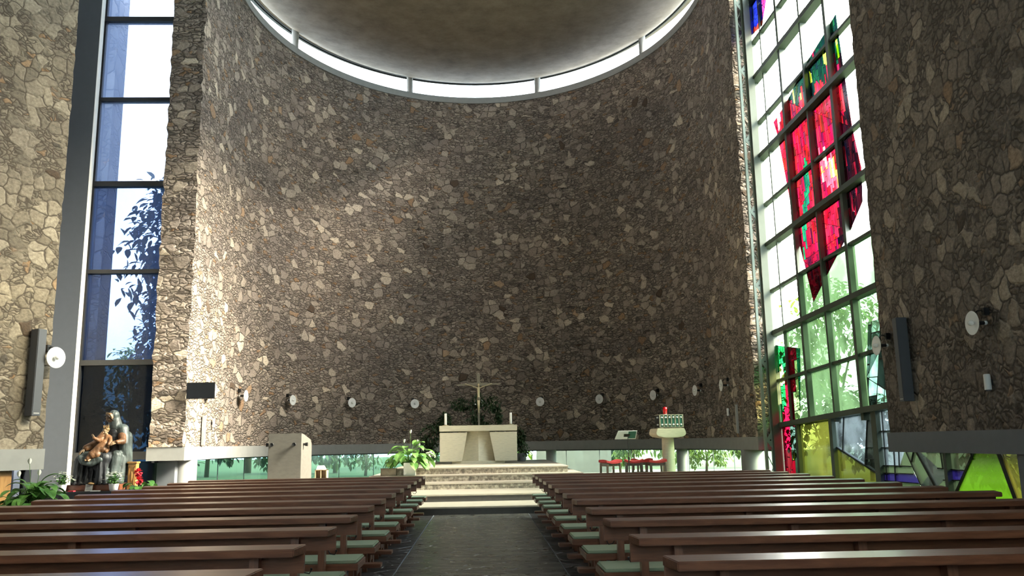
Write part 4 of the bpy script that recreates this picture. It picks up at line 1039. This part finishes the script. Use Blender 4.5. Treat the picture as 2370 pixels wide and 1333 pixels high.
def hand_mesh(mb, wrist, d, up, s, curl=.5, thumb=1):
    """palm and five unequal fingers; d points along the hand, up is the back of the hand"""
    d = Vector(d).normalized(); up = Vector(up); up = (up - d * up.dot(d)).normalized(); side = d.cross(up); w0 = Vector(wrist)
    for k in range(4): mb.cap(w0 + side * s * (.10 * (k - 1.5)) * .7, w0 + d * s * .48 + side * s * .12 * (k - 1.5), s * .085, s * .075, 6)
    for k, l in enumerate((.40, .46, .43, .33)):
        a = w0 + d * s * .48 + side * s * .13 * (k - 1.5) * thumb; dd = d.copy(); p = a
        for j in range(3):
            dd = (dd - up * curl * .55).normalized(); q = p + dd * s * l * (.44, .32, .24)[j]; mb.cap(p, q, s * (.062, .055, .048)[j], s * (.055, .048, .04)[j], 4); p = q
    a = w0 + d * s * .12 + side * s * .2 * -thumb; b = a + (d * .5 - side * thumb * .6 - up * .25) * s * .26; mb.cap(a, b, s * .07, s * .06, 4).cap(b, b + (d * .8 - side * thumb * .15 - up * .2) * s * .2, s * .058, s * .045, 4)
    return mb
hm = Matrix.Translation((.115, -.055, 1.425)) @ Matrix.Rotation(R(-38), 4, 'Z') @ Matrix.Rotation(R(22), 4, 'X')
mb = MB(); head_mesh(mb, hm, .205); mb.cap((.14, .0, 1.36), (.17, .04, 1.2), .055, .07); hd = remesh(mb.build('head', M['skin_dark'], st), .0065, 2)
mb = MB(); eyes(mb, hm, .205); mb.build('eyes', M['hair'], hd, smooth=True)
mb = MB()
for s in (-1, 1): mb.tube([hm @ Vector((s * .03, -.072, .075)), hm @ Vector((s * .062, -.045, .04)), hm @ Vector((s * .072, -.015, -.03)), hm @ Vector((s * .066, .01, -.09))], [.014, .018, .02, .014])
mb.build('hair', M['hair'], hd, smooth=True)
mb = MB(); pts = [hm @ Vector((.088 * math.cos(R(a)), -.045 + .03 * abs(math.cos(R(a))), .02 + .098 * math.sin(R(a)))) for a in range(-50, 231, 20)]
mb.tube(pts, .013); mb.build('veil_trim', M['gilt'], st, smooth=True)
mb = MB(); mb.cap((-.01, .02, 1.05), (-.12, -.12, .84), .10, .105).cap((-.12, -.12, .84), (-.25, -.28, .77), .105, .075); remesh(mb.build('sleeve', M['tunic'], st), .014, 3)
mb = MB(); mb.cap((.40, -.05, 1.02), (.46, -.16, .90), .09, .075).cap((.46, -.16, .90), (.40, -.30, .885), .07, .05); remesh(mb.build('sleeve', M['tunic'], st), .014, 3)
mb = MB(); hand_mesh(mb, (-.275, -.31, .755), (-.62, -.35, -.65), (-.3, -.5, .8), .17, .35); remesh(mb.build('hand', M['skin'], st), .0055, 1)
mb = MB(); hand_mesh(mb, (.40, -.31, .885), (-.8, -.4, -.28), (.0, -.8, .5), .17, .45, -1); remesh(mb.build('hand', M['skin'], st), .0055, 1)
ch = MB(); ch.cap((.15, -.20, .98), (.10, -.24, .72), .085, .10).cap((.10, -.26, .72), (-.04, -.38, .66), .09, .07).cap((-.04, -.38, .66), (-.13, -.44, .55), .07, .06).cap((.17, -.25, .74), (.19, -.33, .70), .065, .05)
ch.cap((.09, -.23, .99), (.01, -.32, .93), .045, .042).cap((.01, -.32, .93), (-.07, -.36, .98), .042, .034).cap((.21, -.21, .99), (.26, -.29, .90), .045, .04).cap((.26, -.29, .90), (.25, -.36, .84), .04, .032)
ch.cap((.12, -.25, .84), (-.06, -.39, .62), .11, .10).ball((-.03, -.36, .63), (.15, .11, .11)).ball((.10, -.30, .74), (.12, .10, .12))
for i in range(6): ch.cap((.08 - .035 * i, -.34 - .018 * i, .74 - .02 * i), (-.02 - .03 * i, -.44, .60 - .012 * i), .014, .018)
cf = remesh(ch.build('child_figure', M['tunic'], st), .011, 2)
cm = Matrix.Translation((.125, -.245, 1.125)) @ Matrix.Rotation(R(-24), 4, 'Z') @ Matrix.Rotation(R(8), 4, 'X')
mb = MB(); head_mesh(mb, cm, .155); mb.cap((.13, -.22, 1.06), (.14, -.2, 1.0), .036, .04); remesh(mb.build('child_head', M['skin'], cf), .0055, 1)
mb = MB(); mb.ball(cm @ Vector((0, .018, .03)), (.064, .062, .062), 3)
for i in range(26):
    a = i * 2.4; e = .15 + .75 * (i / 26); mb.ball(cm @ Vector((.056 * math.cos(a) * math.cos(e), .018 + .056 * math.sin(a) * math.cos(e), .02 + .056 * math.sin(e))), .017, 1)
for i in range(9): a = i / 9 * 2 * math.pi; mb.cap(cm @ Vector((.05 * math.cos(a), .015 + .05 * math.sin(a), .075)), cm @ Vector((.058 * math.cos(a), .015 + .058 * math.sin(a), .125)), .010, .005, 5)
mb.build('child_hair_and_crown', M['gilt'], cf, smooth=True)
mb = MB(); eyes(mb, cm, .155); mb.build('child_eyes', M['hair'], cf, smooth=True)
mb = MB(); hand_mesh(mb, (-.07, -.36, .98), (-.35, -.15, .9), (.3, .9, .1), .10, .25); remesh(mb.build('child_hand', M['skin'], cf), .004, 1)
mb = MB(); mb.cap((-.12, -.43, .55), (-.16, -.48, .515), .028, .024).cap((-.08, -.43, .54), (-.1, -.48, .505), .026, .022); remesh(mb.build('child_feet', M['skin'], cf), .006, 1)
mb = MB(); mb.ball((-.04, -.40, .028), (.07, .09, .032)); mb.ball((.0, -.42, .022), (.05, .06, .024)); mb.build('foot', M['gilt'], st, smooth=True)
op = thing('oak_post', 'carved honey oak post standing right of the statue', 'post', (-7.62, 19.16, .586))
MB().box(-.085, .085, -.085, .085, 0, .57).build('shaft', M['oak'], op, bevel=.006); MB().box(-.105, .105, -.105, .105, .555, .592).build('cap', M['oak'], op, bevel=.006)
mb = MB(); mb.box(-.06, .06, -.092, -.083, .08, .10); mb.box(-.06, .06, -.092, -.083, .47, .49); mb.box(-.06, -.045, -.092, -.083, .08, .49); mb.box(.045, .06, -.092, -.083, .08, .49); mb.ball((0, -.086, .28), (.03, .012, .11)); mb.build('carving', M['oak'], op)
pq = thing('name_plaque', 'small pale framed plaque leaning on the statue plinth', 'plaque', (-8.33, 18.66, .588))
mt = Matrix.Rotation(R(-12), 4, 'X'); MB().box(-.075, .075, -.008, .008, 0, .15, mt).build('plate', M['pale_metal'], pq)
mb = MB()
for k in range(4): mb.box(-.05 + .008 * (k % 2), .05 - .01 * (k % 3), -.0105, -.0085, .035 + .025 * k, .042 + .025 * k, mt)
mb.build('text_lines', M['grey_metal'], pq)
tag(MB().box(-9.28, -9.12, 18.55, 18.66, .587, .60, Matrix()).build('card', M['paper']), 'small pale card on the left corner of the black table', 'card')
tag(MB().prism([(-8.72, 18.58), (-8.60, 18.56), (-8.58, 18.62), (-8.69, 18.64)], .587, .61).build('folded_leaflet', M['petal_red']), 'small red and white leaflet on the black table beside the left flower pot', 'leaflet')
tag(MB().prism([(-8.24, 18.54), (-8.06, 18.52), (-8.05, 18.60), (-8.22, 18.62)], .587, .605).build('card', M['paper']), 'black and white picture card at the table front below the statue', 'card')

# ------------------------------------------------------------------ plants
def rdir(r, e0, e1):
    a = r.uniform(0, 2 * math.pi); e = R(r.uniform(e0, e1)); return Vector((math.cos(a) * math.cos(e), math.sin(a) * math.cos(e), math.sin(e)))
def pot_flowers(loc, label, seed):
    r = random.Random(seed); t = thing('flower_pot', label, 'potted plant', loc, 0, 'white flower pots before the statue')
    p = MB().lathe([(.062, 0), (.085, .03), (.098, .13), (.102, .15), (.092, .15), (.088, .135), (.02, .135)], n=28).build('pot', M['ceramic'], t, smooth=True, angle=45)
    MB().cyl((0, 0, .12), (0, 0, .136), .088, n=20).build('soil', M['soil'], p)
    mb = MB()
    for i in range(90):
        d = rdir(r, 15, 88); b = Vector((0, 0, .14)) + d * r.uniform(.04, .22); mb.leaf(b, rdir(r, -10, 60), r.uniform(.05, .085), r.uniform(.03, .045), .6, 3)
    for i in range(14): d = rdir(r, 45, 88); mb.cyl((0, 0, .13), Vector((0, 0, .13)) + d * .2, .004, n=5)
    mb.build('foliage', M['lily'], t)
    mb = MB()
    for i in range(30):
        d = rdir(r, 15, 88); c = Vector((0, 0, .14)) + d * r.uniform(.20, .26)
        for k in range(5): a = 2 * math.pi * k / 5; u = Vector((math.cos(a), math.sin(a), .2)); mb.leaf(c, (u + d * .6), .042, .036, .1, 2)
    b = mb.build('blossoms', M['petal_white'], t); b['kind'] = 'stuff'
pot_flowers((-8.87, 18.61, .586), 'white pot of small white flowers on the black table, left of the plaque', 1)
pot_flowers((-7.79, 18.61, .586), 'white pot of small white flowers on the black table, right of the plaque', 2)
def lily(loc, label, n, L, H, mat, flowers, pot, seed, e=(20, 85)):
    r = random.Random(seed); t = thing('peace_lily', label, 'potted plant', loc)
    pot(t)
    mb = MB()
    for i in range(n):
        d = rdir(r, *e); b = Vector((0, 0, H)) + Vector((d.x, d.y, 0)) * .05; st_l = L * r.uniform(.35, 1.15); pts = [b, b + d * st_l * .6, b + d * st_l + Vector((0, 0, -.03))]
        mb.tube(pts, [.006, .005, .004], 5); ll = L * r.uniform(.55, .85); d2 = Vector((d.x, d.y, d.z * .35)).normalized(); mb.leaf(pts[-1], d2, ll, ll * r.uniform(.5, .66), r.uniform(.7, 1.3), 6, .10)
    mb.build('leaves', M[mat], t)
    for fx, fy, fz in flowers:
        mb = MB(); mb.tube([(0, 0, H), (fx * .5, fy * .5, (H + fz) / 2), (fx, fy, fz)], [.006, .005, .004], 6); s_ = mb.build('flower_stalk', M['stem'], t)
        mb = MB(); mb.leaf((fx, fy, fz - .01), (.2, -.3, 1), .11, .065, .1, 5, .35); mb.cyl((fx + .01, fy - .02, fz + .01), (fx + .015, fy - .03, fz + .08), .009, n=7); mb.build('white_spathe', M['petal_white'], s_)
def pot_floor(t):
    p = MB().lathe([(.15, 0), (.2, .45), (.22, .5), (.19, .5), (.18, .46), (.05, .46)], n=28).build('pot', M['grey_metal'], t, smooth=True, angle=45); MB().cyl((0, 0, .44), (0, 0, .47), .18).build('soil', M['soil'], p)
lily((-7.40, 14.57, 0), 'large dark green peace lily at the end of the left stone wall', 120, .40, .52, 'lily', [(-.12, .05, 1.24), (-.2, -.1, 1.04), (.05, .05, 1.05)], pot_floor, 4, (5, 80))
def pot_square(t):
    p = MB().box(-.155, .155, -.15, .15, 0, .33).build('pot', M['ceramic'], t, bevel=.008); MB().box(-.14, .14, -.135, .135, .30, .334).build('soil', M['soil'], p)
lily((-1.93, 22.98, .64), 'bright green peace lily in white square planter on the steps left of the altar', 78, .46, .33, 'leaf_bright', [(.02, -.05, 1.10), (.20, -.12, .84), (-.14, -.14, .86), (.24, .0, .74)], pot_square, 9, (5, 78))
bx = thing('metal_box', 'low dark bronze box on the step beside the white planter', 'box', (-2.48, 22.95, .64))
MB().box(-.2, .2, -.16, .16, 0, .17).build('body', M['cross'], bx, bevel=.005); MB().box(-.205, .205, -.165, .165, .17, .195).build('lid', M['cross'], bx, bevel=.005)
def red_plant():
    r = random.Random(3); t = thing('red_flower_plant', 'red flowering plant with broad leaves right of the statue table', 'potted plant', (-7.12, 18.5, 0))
    p = MB().lathe([(.11, 0), (.15, .5), (.16, .54), (.13, .54), (.05, .5)], n=24).build('pot', M['grey_metal'], t, smooth=True, angle=45); MB().cyl((0, 0, .48), (0, 0, .51), .13).build('soil', M['soil'], p)
    mb = MB()
    for i in range(26): d = rdir(r, 5, 60); b = Vector((-.08, 0, .52)); e = b + d * r.uniform(.12, .34); mb.tube([b, e], .005, 5); mb.leaf(e, Vector((d.x, d.y, .15)), .19, .17, .9, 5, .12)
    mb.build('leaves', M['lily'], t)
    for k, (x, y, z) in enumerate(((-.10, -.08, .96), (-.06, -.12, .80))):
        mb = MB()
        for i in range(46): d = rdir(r, -80, 90); mb.leaf(Vector((x, y, z)) + d * .035, (d + rdir(r, -60, 60) * .5), .07, .065, .2, 3, .2)
        mb.build('red_flower', M['petal_red'], t)
    MB().tube([(-.08, 0, .5), (-.1, -.05, .92)], .007, 6).build('flower_stalk', M['stem'], t)
red_plant()
def hydrangea():
    r = random.Random(6); t = thing('white_hydrangea', 'small white flowering pot plant beside the left end of the altar', 'potted plant', (-1.52, 25.6, ZP))
    p = MB().lathe([(.09, 0), (.12, .14), (.125, .15), (.1, .15), (.05, .13)], n=24).build('pot', M['ceramic'], t, smooth=True, angle=45); MB().cyl((0, 0, .11), (0, 0, .135), .1).build('soil', M['soil'], p)
    mb = MB()
    for i in range(60): d = rdir(r, 0, 80); mb.leaf(Vector((0, 0, .14)) + d * r.uniform(.03, .14), rdir(r, -10, 50), .11, .07, .6, 4)
    mb.build('leaves', M['leaf_dark'], t)
    for x, y, z in ((-.10, -.08, .30), (.04, -.12, .28), (-.02, .05, .33)):
        mb = MB()
        for i in range(40): d = rdir(r, -30, 90); mb.leaf(Vector((x, y, z)) + d * .07, d + rdir(r, -50, 50) * .6, .045, .045, .1, 2)
        mb.build('flower_head', M['petal_white'], t)
hydrangea()
def leafy(mb, r, blobs, n, sz):
    for i in range(n):
        c, s_ = blobs[r.randrange(len(blobs))]; d = rdir(r, -90, 90); k = r.random() ** .45
        p = Vector(c) + Vector((d.x * s_[0] * k, d.y * s_[1] * k, d.z * s_[2] * k)); l = sz * r.uniform(.6, 1.25)
        mb.leaf(p, (rdir(r, -60, 40) + d * .6), l, l * .45, .5, 3, .12)
def ficus(loc, label, blobs, stems, n, seed, sz=.12):
    r = random.Random(seed); t = thing('ficus_plant', label, 'potted plant', loc)
    p = MB().lathe([(.13, 0), (.17, .26), (.18, .28), (.15, .28), (.05, .25)], n=24).build('pot', M['grey_metal'], t, smooth=True, angle=45); MB().cyl((0, 0, .22), (0, 0, .255), .15).build('soil', M['soil'], p)
    mb = MB()
    for a, b, c in stems: mb.tube([a, b, c], [.018, .014, .006], 6)
    mb.build('stems', M['bark'], t, smooth=True)
    mb = MB(); leafy(mb, r, blobs, n, sz); mb.build('foliage', M['leaf_dark'], t)
ficus((-1.85, 29.9, ZP), 'bushy dark green ficus left behind the altar', [((-.1, 0, .45), (.42, .35, .4)), ((.1, -.1, .9), (.48, .35, .42)), ((.45, 0, 1.2), (.35, .3, .3)), ((.55, .0, 1.45), (.22, .2, .25))], [((0, 0, .25), (0, 0, .7), (.1, 0, 1.2)), ((0, 0, .25), (.2, 0, .8), (.6, 0, 1.5))], 1500, 21)
ficus((-.38, 30.3, ZP), 'tall dark green ficus spreading behind the crucifix', [((-.35, 0, 2.0), (.45, .3, .2)), ((.28, 0, 2.15), (.3, .3, .22)), ((.75, 0, 2.0), (.38, .3, .26)), ((.1, 0, 1.65), (.42, .3, .28)), ((.95, 0, 1.6), (.16, .2, .3)), ((.3, 0, 1.35), (.3, .25, .25)), ((.55, 0, 1.15), (.35, .2, .2))], [((0, 0, .25), (.05, 0, 1.1), (-.3, 0, 2.0)), ((0, 0, .25), (.2, 0, 1.2), (.7, 0, 2.0)), ((.02, 0, .25), (.1, 0, 1.0), (.25, 0, 2.2))], 1700, 22)
ficus((1.33, 29.6, ZP), 'small dark green ficus right behind the altar', [((0, 0, .4), (.26, .25, .36)), ((-.03, 0, .85), (.2, .2, .26))], [((0, 0, .25), (0, 0, .6), (0, 0, 1.0))], 620, 23)
ph = thing('pigeonhole_shelf', 'small pale plywood pigeonhole shelf behind the stone ambo', 'shelf', (-4.47, 24.2, .325))
mb = MB(); mb.box(-.16, .16, -.14, .14, 0, .02); mb.box(-.16, .16, -.14, .14, .46, .48)
for x in (-.16, -.01, .142): mb.box(x, x + .018, -.14, .14, 0, .48)
mb.box(-.16, .16, .13, .14, 0, .48); mb.box(-.16, .16, -.14, .14, .23, .245); mb.build('carcass', M['oakbox'], ph)
tag(MB().hexa([(-4.60, 24.08, .806), (-4.36, 24.08, .806), (-4.36, 24.32, .806), (-4.60, 24.32, .806)], [(-4.57, 24.1, .91), (-4.42, 24.1, .91), (-4.42, 24.3, .91), (-4.57, 24.3, .91)]).build('leaflet_holder', M['paper']), 'pale wedge shaped leaflet holder on the plywood shelf', 'holder')

# ------------------------------------------------------------------ garden outside
struct(MB().box(-70, 70, -30, 110, -.6, -.06).build('lawn', M['grass']), 'green garden lawn outside the church', 'lawn')
struct(MB().prism([(1.5, 39.0), (12, 36), (15, 42), (5, 46)], -.1, -.03).build('terrace', M['paving']), 'pale paved terrace outside the curved wall', 'terrace')
struct(MB().box(2.6, 6.2, 41.5, 41.8, -.1, 1.35).build('garden_wall', M['garden_concrete']), 'low grey garden wall seen through the strip window', 'garden wall')
struct(wall_uv(MB().box(-22, -12.6, 28.0, 28.8, -.1, 21).build('exterior_wall', M['ext_stone'])), 'rubble stone outer wall seen through the tall blue window', 'wall')
mst = thing('exterior_ladder', 'slim steel ladder on the outer wall seen through the blue window', 'ladder', (-13.25, 27.9, 0))
for x in (-.22, .22): MB().box(x - .035, x + .035, -.06, 0, 0, 20.5).build('rail', M['frame_black'], mst)
mb = MB()
for i in range(40): mb.box(-.2, .2, -.045, -.02, .4 + .5 * i, .43 + .5 * i)
mb.build('rungs', M['frame_black'], mst)
def tree_mesh(seed, n, sz, blobs):
    mb = MB(); leafy(mb, random.Random(seed), blobs, n, sz); me = mb.build('crown', M['tree_a']); return me
def tree(name, label, cat, loc, h, rad, mat, seed, n=1500, sz=.42, low=.25):
    r = random.Random(seed); t = thing(name, label, cat, loc)
    bl = []
    for i in range(9):
        d = rdir(r, -40, 80); bl.append(((d.x * rad * .55, d.y * rad * .55, h * (low + (1 - low) * .5) + d.z * h * (1 - low) * .33), (rad * .5, rad * .5, h * (1 - low) * .26)))
    mb = MB(); leafy(mb, r, bl, n, sz); mb.build('crown', mat, t)
    mb = MB(); mb.tube([(0, 0, -.1), (.05, 0, h * .35), (.0, .1, h * .75)], [.05 * rad, .04 * rad, .015 * rad], 8)
    for b in bl[:6]: mb.tube([(0, 0, h * .3), Vector(b[0]) * .6 + Vector((0, 0, h * .15)), b[0]], [.02 * rad, .015 * rad, .006 * rad], 6)
    mb.build('trunk', M['bark'], t, smooth=True)
TR_ = [('garden_tree', 'tall dark tree beyond the tall blue window', (-14.2, 37.5, 0), 13.5, 2.7, 'tree_c', 1500, .5), ('garden_shrub', 'dark tall shrub close outside the blue window', (-10.75, 28.2, 0), 6.6, .95, 'tree_c', 1300, .30),
       ('garden_shrub', 'mid green shrub outside the blue window foot', (-11.9, 26.3, 0), 3.0, .8, 'tree_a', 900, .25), ('garden_tree', 'light green tree far beyond the blue window', (-23, 57, 0), 8, 3.2, 'tree_b', 1000, .5),
       ('garden_shrub', 'dark shrub outside the strip window left of the ambo', (-12.6, 36.2, 0), 2.6, 1.6, 'tree_c', 1000, .3), ('garden_shrub', 'mid green shrub outside the strip window behind the ambo', (-9.7, 40.8, 0), 2.6, 1.6, 'tree_a', 1000, .28),
       ('garden_shrub', 'green shrub outside the strip window right of the ambo', (-5.9, 43.8, 0), 2.5, 1.6, 'tree_a', 1000, .26), ('garden_shrub', 'light shrub outside the strip window behind the white planter', (-2.4, 43.4, 0), 2.2, 1.4, 'tree_b', 900, .24),
       ('garden_shrub', 'mid green shrub outside the strip window right behind the altar', (1.1, 42.3, 0), 2.0, 1.1, 'tree_a', 800, .22), ('garden_shrub', 'light green shrub at the end of the grey garden wall', (7.6, 43.4, 0), 2.1, 1.1, 'tree_b', 800, .24),
       ('garden_shrub', 'sunlit pale green shrub outside the strip window right of the tabernacle', (10.2, 39.2, 0), 1.7, 1.3, 'tree_b', 800, .22), ('garden_tree', 'dark tree closing the garden beyond the altar', (-2, 56, 0), 7, 4.5, 'tree_c', 1200, .6), ('garden_shrub', 'long dark shrub far behind the ambo', (-14.5, 46, 0), 4, 2.6, 'tree_c', 1300, .45),
       ('garden_shrub', 'broad mid green shrub far behind the white planter', (-8.3, 49, 0), 4, 2.8, 'tree_a', 1300, .45), ('garden_shrub', 'broad light green shrub far behind the altar', (2.0, 49.5, 0), 4, 2.6, 'tree_b', 1300, .45),
       ('garden_shrub', 'broad mid green shrub behind the grey garden wall', (6.8, 48.5, 0), 3.6, 2.3, 'tree_a', 1300, .45), ('garden_shrub', 'broad light green shrub far behind the tabernacle', (11.6, 50.5, 0), 4, 2.7, 'tree_b', 1300, .45), ('garden_shrub', 'tall mid green shrub at the right end of the garden', (14.2, 44.2, 0), 4.4, 1.9, 'tree_b', 1300, .4),
       ('garden_tree', 'mid green tree beyond the garden on the left', (-14, 52, 0), 7.5, 4.6, 'tree_a', 1200, .6), ('garden_tree', 'mid green tree beyond the garden wall on the right', (9, 62, 0), 7.4, 4.4, 'tree_a', 1200, .6),
       ('garden_tree', 'light green tree right outside the stained glass window', (16.2, 38.5, 0), 8.6, 3.0, 'tree_b', 1500, .42), ('garden_tree', 'mid green tree outside the lower panes of the stained glass window', (17.5, 31.5, 0), 7.4, 3.0, 'tree_a', 1500, .4),
       ('garden_shrub', 'light green shrub close outside the stained glass window', (12.6, 24.0, 0), 3.0, 1.4, 'tree_a', 1100, .28), ('garden_shrub', 'mid green shrub outside the lime glass panel', (12.4, 19.4, 0), 2.6, 1.5, 'tree_b', 1000, .26), ('garden_shrub', 'mid green shrub outside the olive glass panel', (14.0, 35.0, 0), 3.4, 1.8, 'tree_a', 1200, .32), ('garden_shrub', 'dark tall shrub further back outside the blue window', (-11.4, 31.6, 0), 7.2, 1.3, 'tree_c', 1500, .34), ('garden_shrub', 'dark green shrub outside the pale blue glass panel', (13.4, 29.4, 0), 3.2, 1.8, 'tree_c', 1200, .32)]
for i, (nm, lab, loc, h, rad, mat, n, sz) in enumerate(TR_): tree(nm, lab, 'tree' if nm == 'garden_tree' else 'shrub', loc, h, rad, M[mat], 100 + i, n, sz, .3 if nm == 'garden_tree' else .05)
